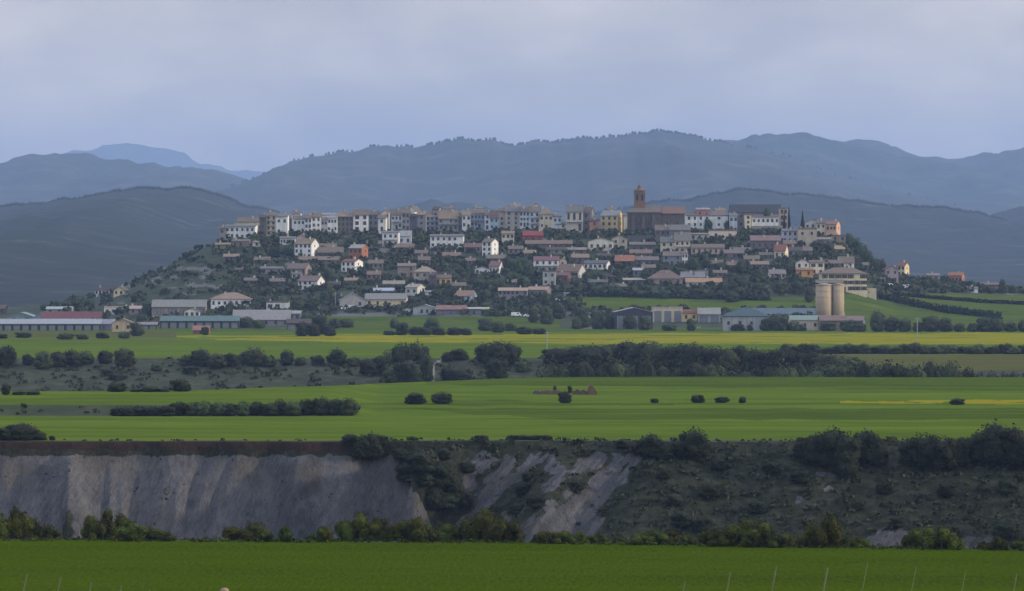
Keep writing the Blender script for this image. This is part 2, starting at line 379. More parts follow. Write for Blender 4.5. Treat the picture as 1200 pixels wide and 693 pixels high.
    for nm, arr in (('bare', bare), ('redband', red), ('shade_tone', shade_tone)):
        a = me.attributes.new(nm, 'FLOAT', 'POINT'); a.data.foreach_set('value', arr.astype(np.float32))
    me.update(); me.validate()
    o = obj('ground', me); tag(o, 'level green and yellow fields cut by gullies, rising to the town hill', 'ground', kind='structure')
build_ground()
# ------------------------------------------------------------------ mountains
def mountain(name, label, Y0, pts, back=1500, fr=2200, seed=0, rocky=None, relief=.34, mats=None):
    xs = [a for a, _ in pts]; ys = [b for _, b in pts]
    pc = np.arange(-700, 1901, 5.); t = np.concatenate([np.linspace(0, 1, 90), 1+np.linspace(.03, 1, 12)])
    P, T = np.meshgrid(pc, t)
    X = (P-600)/F*Y0
    Yy = np.where(T <= 1, Y0-fr*(1-T), Y0+back*(T-1))
    zc = np.maximum(CZ-(I(P, xs, ys)-HY)*Y0/F, 0)
    k = Y0/5000.
    zc = zc+4*k*fbm(P/18., P*0+seed, 4, seed)
    fronty = np.clip(T, 0, 1)
    n = ridged(X/(420*k)+.25*T, T*1.2+3.1*seed, 4, seed+5); n2 = fbm(X/(130*k), T*6, 4, seed+9)
    prof = fronty**.9*np.where(T > 1, 1-.8*(T-1)**1.3, 1)
    Z = zc*prof*(1+relief*(n-.4)*np.clip((1-fronty)*3, 0, 1))+6*k*n2*np.clip(fronty*4, 0, 1)*np.clip((1.02-fronty)*8, 0.15, 1)
    # straight-down correction so that spurs never stand above the crest line
    Z = Z-4
    # positions follow the sight lines only for the crest; the front comes straight towards the valley
    nr, nc = P.shape; i = np.arange(nr*nc).reshape(nr, nc)
    lim = CZ+(zc-CZ)*Yy/Y0-1.5*k
    Z = np.where(T < 1, np.minimum(Z, np.maximum(lim, -4)), Z)
    V = np.stack([X, Yy, Z], -1).reshape(-1, 3)
    Q = np.stack([i[:-1, :-1], i[:-1, 1:], i[1:, 1:], i[1:, :-1]], -1).reshape(-1, 4)
    me = mesh(name, V, Q.tolist(), [mats or M_mtn], smooth=True)
    o = obj(name, me); tag(o, label, 'mountain', kind='structure')
    return P, T, X, Yy, Z
M_mtn = mottle('mountain_forest', [(.36, (.008, .014, .009)), (.48, (.016, .024, .014)), (.57, (.032, .040, .025)), (.70, (.085, .080, .062))], .006, bd=12., bs=.8, detail=9)
M_mtn2 = mottle('near_mountain_forest', [(.36, (.006, .010, .007)), (.5, (.011, .017, .011)), (.60, (.022, .027, .020)), (.74, (.10, .095, .09))], .013, bd=8., bs=.9, detail=9)
Z_ = {}
Z_['a'] = mountain('mountain', 'low dark wooded mountain rising behind the left end of the town', 7800,
    [(-700, 250), (-100, 242), (0, 240), (50, 236), (100, 230), (150, 222), (180, 219), (220, 220), (260, 229), (300, 241), (330, 250), (380, 262), (430, 275), (600, 300), (700, 320), (1900, 330)], seed=2, mats=M_mtn2, fr=4400)
Z_['b'] = mountain('mountain', 'low dark wooded mountain behind the right end of the town', 8600,
    [(-700, 330), (540, 325), (680, 262), (700, 250), (740, 240), (770, 236), (810, 233), (840, 224), (870, 220), (910, 222), (960, 227), (1000, 233), (1060, 240), (1110, 240), (1150, 249), (1180, 258), (1230, 275), (1400, 290), (1900, 300)], seed=5, mats=M_mtn2, fr=2600)
mountain('mountain', 'dark hill shoulder coming in at the right edge below the pale peak', 9900,
    [(-700, 330), (1080, 320), (1150, 256), (1175, 247), (1200, 240), (1260, 225), (1400, 215), (1900, 210)], seed=8, mats=M_mtn2, fr=2600)
mountain('mountain', 'small dark hill showing just above the middle rooftops of the town', 9600,
    [(-700, 330), (380, 300), (450, 246), (480, 238), (515, 233), (550, 236), (600, 248), (680, 262), (760, 300), (1900, 330)], seed=12, mats=M_mtn2, fr=2300)
Z_['c'] = mountain('mountain', 'long blue wooded mountain ridge across the middle of the skyline', 14400,
    [(-700, 330), (120, 300), (200, 245), (255, 222), (285, 211), (310, 204), (340, 190), (370, 183), (400, 177), (430, 172), (470, 171), (510, 167), (545, 163), (575, 165), (600, 168), (640, 166), (680, 162), (720, 160), (750, 154), (770, 153), (800, 159), (840, 166), (880, 172), (930, 185), (990, 205), (1050, 225), (1200, 260), (1900, 330)], seed=15, fr=4500, back=1200, relief=.42)
Z_['d'] = mountain('mountain', 'blue wooded mountain with a rounded double summit on the right skyline', 16500,
    [(-700, 330), (600, 300), (740, 200), (800, 178), (850, 164), (885, 158), (920, 154), (950, 155), (975, 163), (1000, 172), (1050, 180), (1090, 186), (1130, 195), (1200, 215), (1900, 300)], seed=18, fr=3900, back=1200, relief=.42)
mountain('mountain', 'paler mountain summit behind the right shoulder of the skyline', 18700,
    [(-700, 330), (800, 300), (940, 178), (975, 166), (1005, 161), (1030, 165), (1060, 176), (1090, 184), (1120, 184), (1150, 180), (1180, 175), (1210, 171), (1300, 165), (1900, 200)], seed=21, fr=3600, back=1200, relief=.42)
mountain('mountain', 'rounded pale blue mountain on the left skyline', 15700,
    [(-700, 215), (-100, 200), (0, 190), (35, 181), (65, 177), (95, 178), (130, 185), (170, 190), (210, 193), (250, 198), (285, 206), (330, 222), (420, 260), (600, 310), (1900, 330)], seed=25, fr=4200, back=1200, relief=.42)
mountain('mountain', 'faint grey mountain in the cloud behind the left skyline', 34000,
    [(-700, 200), (0, 192), (60, 181), (110, 173), (150, 169), (185, 172), (215, 181), (245, 192), (285, 201), (320, 202), (360, 205), (500, 240), (700, 330), (1900, 330)], seed=28, fr=5000, back=1200, relief=.25)
# distant woods standing on the ridges
def far_wood(key, n, hmin, hmax, label, seed, prefer=None):
    P, T, X, Yy, Z = Z_[key]; r = random.Random(seed); mb = MB()
    cand = [j for j in range(P.shape[1]) if -20 < P[0, j] < 1220 and Z[89, j] > 60]
    for _ in range(n):
        j = r.choice(cand); i = 89 if r.random() < .5 else r.randint(60, 88)
        i = 89
        if prefer and r.random() > prefer(P[0, j]): continue
        f = r.random(); j2 = min(j+1, P.shape[1]-1)
        x = X[i, j]*(1-f)+X[i, j2]*f; z = Z[i, j]*(1-f)+Z[i, j2]*f; h = r.uniform(hmin, hmax); w = h*r.uniform(.35, .6)
        V = []; 
        for lv, (zz, rr) in enumerate(((.0, .5), (.35, 1.), (.75, .7), (1., .15))):
            for a in range(5):
                th = a*1.257+r.random()*.8; V.append((x+w*rr*math.cos(th), Yy[i, j]+w*rr*math.sin(th), z-h*.15+h*zz))
        fc = [(l*5+a, l*5+(a+1) % 5, l*5+5+(a+1) % 5, l*5+5+a) for l in range(3) for a in range(5)]+[(15, 16, 17, 18, 19)]
        mb.add(V, fc)
    tag(mb.build('distant_wood', M_mtn), label, 'wood', kind='stuff')
far_wood('c', 1300, 6, 11, 'trees bristling along the long middle mountain ridge', 4, lambda p: 1 if 740 < p < 800 else (.6 if 560 < p < 860 or 500 < p < 560 else .12))
far_wood('a', 900, 3.5, 6.5, 'trees fringing the low dark mountain on the left', 5)
far_wood('b', 900, 3.5, 6.5, 'trees fringing the low dark mountain on the right', 6)
# ------------------------------------------------------------------ trees
def ico(sub):
    import bmesh
    bm = bmesh.new(); bmesh.ops.create_icosphere(bm, subdivisions=sub, radius=1)
    V = np.array([v.co[:] for v in bm.verts]); Fc = [[v.index for v in f.verts] for f in bm.faces]; bm.free(); return V, Fc
ICO2 = ico(2); ICO1 = ico(1)
def crown_mesh(seed, style, m):
    r = np.random.default_rng(seed); V = []; Fc = []
    lobes = []
    if style == 'oak':
        lobes.append((0, 0, .50, .38, .42)); lobes.append((.05, .02, .22, .36, .22)); lobes.append((-.12, -.05, .24, .30, .2)); lobes.append((.0, -.12, .2, .30, .2))
        for k in range(10):
            a = k*.63+r.uniform(-.3, .3); d = r.uniform(.20, .33); s = r.uniform(.13, .19)
            lobes.append((d*math.cos(a), d*math.sin(a), r.uniform(.18, .86-.5*d), s, s*r.uniform(.85, 1.1)))
        n = 2300; ls = .030
    elif style == 'bush':
        for k in range(11):
            a = r.uniform(0, 6.28); d = r.uniform(.0, .36); s = r.uniform(.12, .2)
            lobes.append((d*math.cos(a), d*math.sin(a), r.uniform(.15, .62)*(1.1-d), s, s*1.35))
        n = 3000; ls = .024
    elif style == 'poplar':
        for k in range(9):
            lobes.append((r.uniform(-.12, .12), r.uniform(-.12, .12), .15+.08*k, .3-.02*k, .16))
        n = 1700; ls = .035
    else:
        for k in range(8):
            lobes.append((0, 0, .12+.11*k, .42*(1-k/8.5), .12))
        n = 1700; ls = .035
    def core(cx, cy, cz, rx, rz, s):
        v = ICO2[0].copy(); nn = 1+.22*fbm(v[:, 0]*2+s, v[:, 1]*2+v[:, 2]*2, 3, int(s*7))
        v = v*nn[:, None]*np.array([rx, rx, rz])*.86+np.array([cx, cy, cz])
        k = len(V); V.extend(v.tolist()); Fc.extend([[i+k for i in f] for f in ICO2[1]])
    for j, l in enumerate(lobes): core(*l, j+seed)
    w = np.array([l[3]**2 for l in lobes]); w /= w.sum()
    for _ in range(n):
        l = lobes[r.choice(len(lobes), p=w)]
        d = r.normal(size=3); d /= np.linalg.norm(d)
        q = r.uniform(.86, 1.12) if r.random() > .07 else r.uniform(1.08, 1.22)
        c = np.array(l[:3])+d*np.array([l[3], l[3], l[4]])*q
        if c[2] < -.03: continue
        nn = d+r.normal(size=3)*.5; nn /= np.linalg.norm(nn)
        u = np.cross(nn, r.normal(size=3)); u /= np.linalg.norm(u); vv = np.cross(nn, u)
        s = ls*r.uniform(.6, 1.4)*(1.0 if style != 'bush' else r.uniform(.7, 1.3))
        k = len(V)
        V.extend([(c-u*s).tolist(), (c+vv*s*.7).tolist(), (c+u*s).tolist(), (c-vv*s*.7).tolist()]); Fc.append([k, k+1, k+2, k+3])
    if style == 'bush':   # upright shoots
        for _ in range(46):
            a = r.uniform(0, 6.28); d = r.uniform(0, .42); x = d*math.cos(a); y = d*math.sin(a); z0 = .4*(1.1-d); hh = r.uniform(.2, .42)*(1.2-d)
            for j in range(16):
                c = np.array([x+r.normal()*.014, y+r.normal()*.014, z0+hh*j/15]); u = r.normal(size=3); u /= np.linalg.norm(u); vv = np.cross(u, r.normal(size=3)); vv /= np.linalg.norm(vv); s = .02*(1.2-j/20)
                k = len(V); V.extend([(c-u*s).tolist(), (c+vv*s).tolist(), (c+u*s).tolist(), (c-vv*s).tolist()]); Fc.append([k, k+1, k+2, k+3])
    return mesh('crown', V, Fc, m)
OAK = [crown_mesh(10+i, 'oak', M_leaf) for i in range(7)]
OAK2 = [crown_mesh(30+i, 'oak', M_leaf2) for i in range(6)]
BUSH = [crown_mesh(50+i, 'bush', M_bush) for i in range(6)]
POP = [crown_mesh(70+i, 'poplar', M_leaf2) for i in range(2)]
CON = [crown_mesh(80+i, 'conifer', M_con) for i in range(2)]
mb = MB(); mb.cyl(0, 0, -.12, .5, .045, .022, 8)
for a in range(4): mb.tube((0, 0, .25), (.16*math.cos(a*1.6+.4), .16*math.sin(a*1.6+.4), .55), .013, 5)
TRUNK = mb.mesh('trunk', M_bark)
CNT = {}
def plant(name, label, cat, group, px, Y, ytop, w, kind='oak', zb=None):
    x = (px-600)*Y/F
    z0 = tz(x, Y) if zb is None else zb
    h = max(CZ-(ytop-HY)*Y/F-z0, .8); wm = w*Y/F
    if kind == 'bush': q = R.uniform(1.1, 1.4); h *= q; wm *= 1.15
    if kind in ('oak', 'oak2'): z0 -= h*.03
    if name == 'shrub': wm = min(wm, 1.5*h)
    root = empty(name, (x, Y, z0), random.uniform(0, 6.28)); root.scale = (wm*1.08, wm*1.08, h*1.06)
    lst = {'oak': OAK, 'oak2': OAK2, 'bush': BUSH, 'poplar': POP, 'conifer': CON}[kind]
    obj('crown', random.choice(lst), root); obj('trunk', TRUNK, root)
    tag(root, label, cat, group)
    CNT[cat] = CNT.get(cat, 0)+1
    return root
ORD = ['first', 'second', 'third', 'fourth', 'fifth', 'sixth', 'seventh', 'eighth', 'ninth', 'tenth', 'eleventh', 'twelfth', 'thirteenth', 'fourteenth', 'fifteenth', 'sixteenth', 'seventeenth', 'eighteenth', 'nineteenth', 'twentieth']
def belt(name, cat, what, where, group, lst, kind='oak'):
    """lst of (px, Y, ytop, w) left to right; the label gives the place in the belt"""
    lst = sorted(lst); n = len(lst)
    for i, (px, Y, yt, w) in enumerate(lst):
        if n == 1: lab = f'{what} {where}'
        elif n == 2: lab = f'{["left", "right"][i]} {what} of two {where}'
        else: lab = f'{ORD[i]} {what} from left {where}'
        plant(name, lab, cat, group, px, Y, yt, w, random.choice(kind) if isinstance(kind, tuple) else kind)
R = random.Random(11)
# foreground hedge on the brink of the near field
G = 'bushes along the brink of the near field'
def hedge(where, pts):
    belt('bush', 'bush', 'yellow-green bush', where, G, [(px, float(edge1(px))+R.uniform(-1.5, 5), yt, w) for px, yt, w in pts], 'bush')
hedge('in the clump at the near left edge', [(-8, 600, 44), (18, 599, 40), (42, 606, 36), (58, 617, 22)])
hedge('in the second clump of the near hedge', [(110, 608, 32), (128, 602, 38), (150, 608, 40), (176, 619, 34), (198, 630, 20)])
hedge('in the clump below the grey cliff streaks', [(272, 616, 26), (292, 612, 40), (308, 618, 26), (335, 618, 18), (366, 625, 14), (378, 619, 24)])
hedge('in the long clump below the cliff buttress', [(404, 612, 26), (418, 604, 34), (436, 611, 30), (452, 606, 34), (474, 609, 34), (494, 604, 38), (516, 616, 32), (534, 616, 28)])
hedge('in the middle of the near hedge', [(566, 602, 50), (588, 607, 42)])
hedge('in the low clump right of the near hedge middle', [(642, 622, 26), (660, 621, 30), (680, 624, 24), (702, 627, 26), (722, 628, 24)])
hedge('in the wide dark clump before the scrub slope', [(745, 624, 26), (762, 620, 34), (786, 622, 36), (804, 625, 22), (838, 619, 34), (858, 612, 42), (882, 611, 44), (904, 618, 40), (922, 626, 24)])
hedge('in the pointed clump left of the small pale bank', [(948, 622, 24), (966, 608, 38), (984, 618, 34), (1004, 628, 32)])
hedge('in the clump right of the small pale bank', [(1066, 625, 26), (1084, 617, 40), (1104, 620, 36), (1120, 629, 22)])
hedge('at the right end of the near hedge', [(1152, 634, 16), (1169, 628, 22), (1194, 634, 20)])
# cliff-top trees and bushes
G = 'dark holm oaks along the cliff top'
def rim(where, pts, what='dark holm oak'):
    belt('holm_oak', 'tree', what, where, G, [(px, ray(px, yb, 640, 760) if yb > 519 else 731, yt, w) for px, yt, w, yb in pts], 'oak')
rim('in the cliff-top group at the left edge', [(8, 500, 34, 517), (27, 495, 42, 517), (45, 505, 22, 517), (61, 511, 9, 517)])
rim('in the group crowning the cliff buttress', [(409, 508, 20, 520), (424, 508, 32, 541), (436, 506, 34, 544), (446, 509, 22, 530)])
rim('alone on the cliff top right of the buttress', [(565, 510, 17, 519)], 'small dark holm oak')
rim('in the low strip on the cliff top mid-frame', [(600, 514, 16, 518), (613, 512, 20, 518), (628, 512, 22, 518), (640, 514, 14, 518)], 'low dark bush')
rim('on the cliff top above the pale spurs', [(730, 514, 18, 528), (748, 518, 20, 534), (763, 507, 34, 536), (780, 519, 24, 540), (797, 514, 24, 536), (814, 500, 40, 538)])
rim('in the big cluster above the right slope', [(940, 514, 24, 540), (958, 506, 36, 546), (976, 500, 46, 548), (992, 505, 38, 560), (1015, 502, 44, 543), (1030, 520, 26, 548)])
rim('in the cluster before the right corner', [(1068, 512, 34, 545), (1084, 506, 42, 550), (1106, 510, 40, 552), (1124, 512, 32, 548)])
rim('in the tall cluster at the cliff-top right edge', [(1148, 504, 34, 545), (1166, 493, 54, 545), (1190, 498, 44, 548), (1214, 504, 40, 550)])
# shrubs on the gully slope
G = 'dark shrubs on the gully slope'
def slope(where, pts, what='dark shrub'):
    belt('shrub', 'shrub', what, where, G, [(px, ray(px, yb, 600, 745), yt, w) for px, yt, w, yb in pts], 'oak')
slope('in the side ravine right of the buttress', [(470, 524, 34, 546), (478, 540, 32, 566), (492, 528, 36, 556), (497, 552, 34, 588), (508, 566, 30, 598), (514, 540, 36, 578), (522, 574, 34, 606), (530, 552, 30, 590), (520, 524, 30, 545), (543, 572, 24, 600), (548, 540, 20, 556)])
slope('between the two pale diagonal spurs', [(612, 564, 22, 580), (606, 588, 24, 604), (628, 578, 24, 596), (618, 552, 16, 564), (676, 562, 18, 576)])
slope('high on the slope right of the pale spurs', [(778, 548, 26, 562), (842, 536, 26, 552), (905, 540, 26, 556), (936, 550, 30, 566)])
slope('half-way down the scrub slope', [(790, 576, 30, 594), (832, 564, 34, 584), (888, 586, 34, 602), (1036, 564, 30, 580), (1110, 564, 36, 582), (1182, 560, 38, 580)])
slope('low on the scrub slope above the near hedge', [(800, 598, 34, 618), (824, 604, 40, 626), (1006, 584, 36, 600), (1052, 604, 34, 620), (1110, 612, 40, 632), (1180, 604, 60, 632)])
# trees and bushes in the middle fields
G = 'lone trees in the middle fields'
for px, yt, w, yb, lab in ((137, 447, 27, 459.5, 'left one of two dark round bushes in the green field on the left'), (212, 443.5, 27, 459, 'right one of two dark round bushes in the green field on the left'),
    (7, 449, 12, 463, 'small dark tree at the left edge of the green field'), (487, 459.5, 29, 474, 'left tree of the dark pair in the middle of the fields'),
    (518, 459, 28, 473.5, 'right tree of the dark pair in the middle of the fields'), (662, 458, 19, 472.5, 'dark bush in front of the ruined field wall'),
    (767, 466.5, 12, 472.5, 'tiny dark bush right of the ruin'), (818, 462, 19, 472.3, 'left and largest of three small bushes right of the ruin'),
    (846, 464.5, 20, 472.3, 'middle of three small bushes right of the ruin'), (870, 464.5, 10, 472.5, 'right and smallest of three small bushes right of the ruin'),
    (1122, 466.5, 21, 474.5, 'dark bush on the thin yellow strip at the right')):
    plant('field_bush', lab, 'tree', G, px, ray(px, yb, 760, 1100), yt, w*.95)
G = 'low bushes in the middle fields'
belt('low_bush', 'bush', 'low flat dark bush', 'between the two round bushes on the left', G, [(160, ray(160, 459.5, 760, 1100), 455, 18), (176, ray(176, 459.5, 760, 1100), 452, 22), (190, ray(190, 459.5, 760, 1100), 455.5, 18)])
belt('low_bush', 'bush', 'low flat dark bush', 'beside the small tree at the left edge', G, [(22, ray(22, 463, 760, 1100), 459, 20), (38, ray(38, 463, 760, 1100), 459.5, 20)])
G = 'trees along the low field bank on the left'
row = []
for i, px in enumerate(range(136, 410, 15)):
    yt = I(px, [130, 200, 260, 330, 400], [477, 472, 469, 468, 464])+R.uniform(-1.5, 3); w = R.uniform(20, 27)
    row.append((px+R.uniform(-3, 3), ray(px, 488-R.uniform(0, 1.0), 740, 1000), yt, w))
belt('holm_oak', 'tree', 'dark oak', 'in the dense row on the low field bank', G, row[:10], ('oak', 'oak', 'oak2'))
belt('holm_oak', 'tree', 'dark oak', 'at the right end of the field bank row', G, row[10:], ('oak', 'oak', 'oak2'))
# gully 2, the wooded belt across the plain
G = 'trees along the far gully'
def b2(where, pts, what='dark oak', Ydef=None):
    belt('oak_tree', 'tree', what, where, G, [(px, Ydef if Ydef else (ray(px, yb, 1205, 1420)), yt, w) for px, yt, w, yb in pts], ('oak', 'oak', 'oak2'))
b2('at the left edge of the far gully rim', [(7, 404, 28, 428), (32, 414, 14, 428), (50, 410, 26, 432), (68, 411, 24, 430), (84, 409, 26, 429), (100, 410, 22, 427), (123, 410, 20, 426), (146, 407, 28, 430)])
b2('in the group on the rim above the brown bank', [(220, 415, 22, 430), (236, 408, 28, 430), (254, 413, 26, 432), (270, 413, 22, 430), (287, 412, 22, 428), (298, 405, 32, 429), (314, 416, 20, 430), (336, 409, 18, 428), (352, 418, 16, 428), (372, 416, 18, 428), (395, 408, 26, 428), (414, 418, 18, 430)])
b2('on the brown bank of the far gully', [(126, 432, 16, 440), (136, 436, 22, 446), (184, 426, 16, 435), (224, 428, 26, 438), (432, 420, 26, 440), (446, 416, 24, 438)])
b2('in the tall cluster left of the pale track', [(458, 408, 28, 440), (472, 400, 36, 448), (488, 399, 36, 447), (480, 418, 40, 456), (498, 412, 22, 450), (463, 424, 30, 452)])
b2('around the knoll right of the pale track', [(524, 412, 16, 424), (538, 408, 24, 422), (524, 430, 18, 446), (540, 432, 26, 448), (568, 402, 28, 426), (582, 398, 38, 430), (598, 401, 28, 428), (582, 418, 30, 446), (612, 422, 20, 436)])
for nm, x0, x1 in (('below the open dark barn', 652, 760), ('below the teal-roofed warehouse', 762, 885), ('below the two silos', 887, 1000)):
    pts = []
    x = x0
    while x < x1:
        yt = I(x, [650, 690, 730, 800, 860, 930, 1000], [406, 401, 400, 400, 404, 406, 414])+R.uniform(-2, 5); pts.append((x, yt, R.uniform(28, 40), 0)); x += R.uniform(11, 16)
    belt('oak_tree', 'tree', 'dark oak', 'in the gully back line '+nm, G, [(p, float(far2(p))-R.uniform(2, 20), yt, w) for p, yt, w, _ in pts][:20], ('oak', 'oak', 'oak2'))
    pts = []; x = x0-6
    while x < x1:
        yt = I(x, [640, 700, 800, 900, 1000], [420, 413, 414, 418, 420])+R.uniform(-3, 6); pts.append((x, yt+R.uniform(0, 5), R.uniform(32, 46), 0)); x += R.uniform(14, 22)
    belt('oak_tree', 'tree', 'dark oak', 'in the gully front line '+nm, G, [(p, float(edge2(p))+R.uniform(26, 50), yt, w) for p, yt, w, _ in pts][:20], ('oak2', 'oak'))
pts = []; x = 1012
while x < 1125: pts.append((x, float(edge2(x))+R.uniform(20, 40), R.uniform(419, 427), R.uniform(28, 36))); x += R.uniform(12, 17)
pts += [(1134, 1190, 429, 22)]
belt('oak_tree', 'tree', 'dark oak', 'in the tongue before the olive-brown field', G, pts, ('oak', 'oak2'))
belt('oak_tree', 'tree', 'low dark oak', 'at the right edge of the far gully', G, [(x, 1190, R.uniform(433, 436), R.uniform(14, 20)) for x in range(1150, 1215, 13)], ('oak', 'oak2'))
for nm, x0, x1 in (('left-hand', 922, 1060), ('right-hand', 1062, 1210)):
    pts = []; x = x0
    while x < x1:
        yt = 404+R.uniform(-2.5, 2.5)-(3 if 1050 < x < 1075 else 0); pts.append((x, 1462+R.uniform(-6, 6), yt, R.uniform(16, 22))); x += R.uniform(9, 12)
    belt('oak_tree', 'tree', 'low dark oak', f'in the {nm} row below the yellow field', 'trees in the row below the yellow field', pts[:20], ('oak', 'oak2'))
print('TREES', CNT)
# ------------------------------------------------------------------ scrub cover (uncountable)
def scrub(name, label, n, sampler, smin, smax, m, seed):
    r = random.Random(seed); V = []; Fc = []
    for _ in range(n):
        got = sampler(r)
        if not got: continue
        x, y, z = got; s = r.uniform(smin, smax); sx = s*r.uniform(.8, 1.5)
        k0 = len(V); ph = r.uniform(0, 6.28)
        for k in range(14):
            a = r.uniform(0, 6.28); el = r.uniform(0, 1.4); rr = r.uniform(.55, 1)
            c = (x+sx*rr*math.cos(a)*math.cos(el), y+sx*rr*math.sin(a)*math.cos(el), z+s*.9*rr*math.sin(el))
            u = Vector((r.gauss(0, 1), r.gauss(0, 1), r.gauss(0, 1))).normalized()*s*.42; v = u.cross(Vector((r.gauss(0, 1), r.gauss(0, 1), r.gauss(0, 1)))).normalized()*s*.36
            c = Vector(c); k = len(V); V += [c-u, c+v, c+u, c-v]; Fc.append((k, k+1, k+2, k+3))
    o = obj(name, mesh(name, V, Fc, m)); tag(o, label, 'scrub', kind='stuff')
def samp(x0, x1, ya, yb, keep=None):
    def s(r):
        px = r.uniform(x0, x1); Y = r.uniform(ya, yb); x = (px-600)*Y/F; z = tz(x, Y)
        if keep and not keep(px, Y, HY+(CZ-z)*F/Y, r): return None
        return x, Y, z
    return s
def keep1(px, Y, s, r):
    d = max(0, 517-s); dep = 0
    z = CZ-(s-HY)*Y/F; q = px+7*max(0, -z)
    if s > 650: return False
    if px < 455: return False
    if px < 520 and s > 533+max(px-458, 0)*1.7: return False
    c = GRID['c']; j = min(int(np.searchsorted(c, px)), len(c)-1); i = min(int(np.searchsorted(GRID['r'], Y)), len(GRID['r'])-1)
    if GRID['bare'][i, j] > .4: return r.random() < .07
    return True
scrub('scrub', 'dark low scrub covering the gully slope', 3600, samp(455, 1420, 655, 727, keep1), .3, .85, M_scrub, 1)
scrub('scrub', 'weeds along the brink of the cliff top', 700, samp(-60, 1260, 727.5, 733, lambda p, Y, s, r: r.random() < (.22 if p > 440 else .10)), .2, .42, M_scrub, 2)
scrub('scrub', 'low scrub on the bank of the far gully', 1500, samp(-60, 1260, 1250, 1400, lambda p, Y, s, r: 1.0*far2(p)-80 < Y < far2(p) and abs(p-I(s, [418, 428, 440, 447], [524, 508, 508, 506])) > 5), .5, 1.5, M_scrub, 3)
def keeph(px, Y, s, r):
    if s > 371 and 250 < px < 900: return False
    if 655 < px < 960 and 347 < s < 363 and px > 665+2*(s-350): return False
    if px > 985 and s > 344: return False
    if s > 384: return r.random() < .2
    if px < 265: return r.random() < .22
    return True
scrub('scrub', 'dark bushes and undergrowth covering the slopes of the town hill', 6400, samp(60, 1330, 2110, 2520, keeph), 1.2, 3.4, M_scrub2, 4)
scrub('scrub', 'low scrub on the field bank at the left', 500, samp(-60, 420, 850, 960, lambda p, Y, s, r: 478 < s < 487), .4, 1.0, M_scrub, 9)
scrub('grass', 'rough grass and weeds on the brink of the near field', 2600, samp(-40, 1240, 445, 466, lambda p, Y, s, r: abs(Y-edge1(p)) < 2.5), .12, .35, M_bush, 5)
exec_after = []
# ------------------------------------------------------------------ buildings
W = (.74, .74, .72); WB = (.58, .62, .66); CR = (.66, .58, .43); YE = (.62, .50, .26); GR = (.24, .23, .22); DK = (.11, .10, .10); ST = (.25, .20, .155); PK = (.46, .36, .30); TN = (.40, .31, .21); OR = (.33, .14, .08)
rB = (.20, .155, .115); rR = (.27, .10, .065); rG = (.19, .19, .19); rT = (.30, .21, .13); rM = (.20, .16, .14); rS = (.05, .06, .085); rP = (.30, .31, .33); rC = (.10, .20, .20); rX = (.20, .055, .065); rO = (.36, .15, .08); rK = (.10, .08, .07)
def win_mesh(sh):
    b = MB(); w = .5; h = .5; t = .09
    b.box(-w, w, -.03, .0, -h, h, 1)
    for x0, x1, z0, z1 in ((-w, -w+t, -h, h), (w-t, w, -h, h), (-w+t, w-t, h-t*.7, h), (-w+t, w-t, -h, -h+t*.7)): b.box(x0, x1, -.07, -.032, z0, z1, 0)
    b.box(-.03, .03, -.06, -.032, -h+.07, h-.07, 0)
    if sh:
        b.box(-w-.48, -w-.03, -.06, 0, -h, h, 2); b.box(w+.03, w+.48, -.06, 0, -h, h, 2)
    return b.mesh('window', [M_frame, M_glass, M_shut])
WIN = win_mesh(False); WINS = win_mesh(True)
b = MB(); b.box(-.5, .5, -.06, 0, 0, 1, 0); b.box(-.42, .42, -.09, -.062, .05, .94, 0); b.box(.3, .36, -.13, -.092, .42, .5, 1); DOOR = b.mesh('door', [M_door, M_metal])
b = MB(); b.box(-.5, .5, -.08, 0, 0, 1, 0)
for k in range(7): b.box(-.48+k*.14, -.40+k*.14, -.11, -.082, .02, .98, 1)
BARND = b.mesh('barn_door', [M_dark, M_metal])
b = MB(); b.box(-.35, .35, -.35, .35, -1.2, 1.0, 0); b.box(-.42, .42, -.42, .42, 1.0, 1.12, 1); CHIM = b.mesh('chimney', [wall_mat((.5, .46, .4)), M_stone])
NB = []
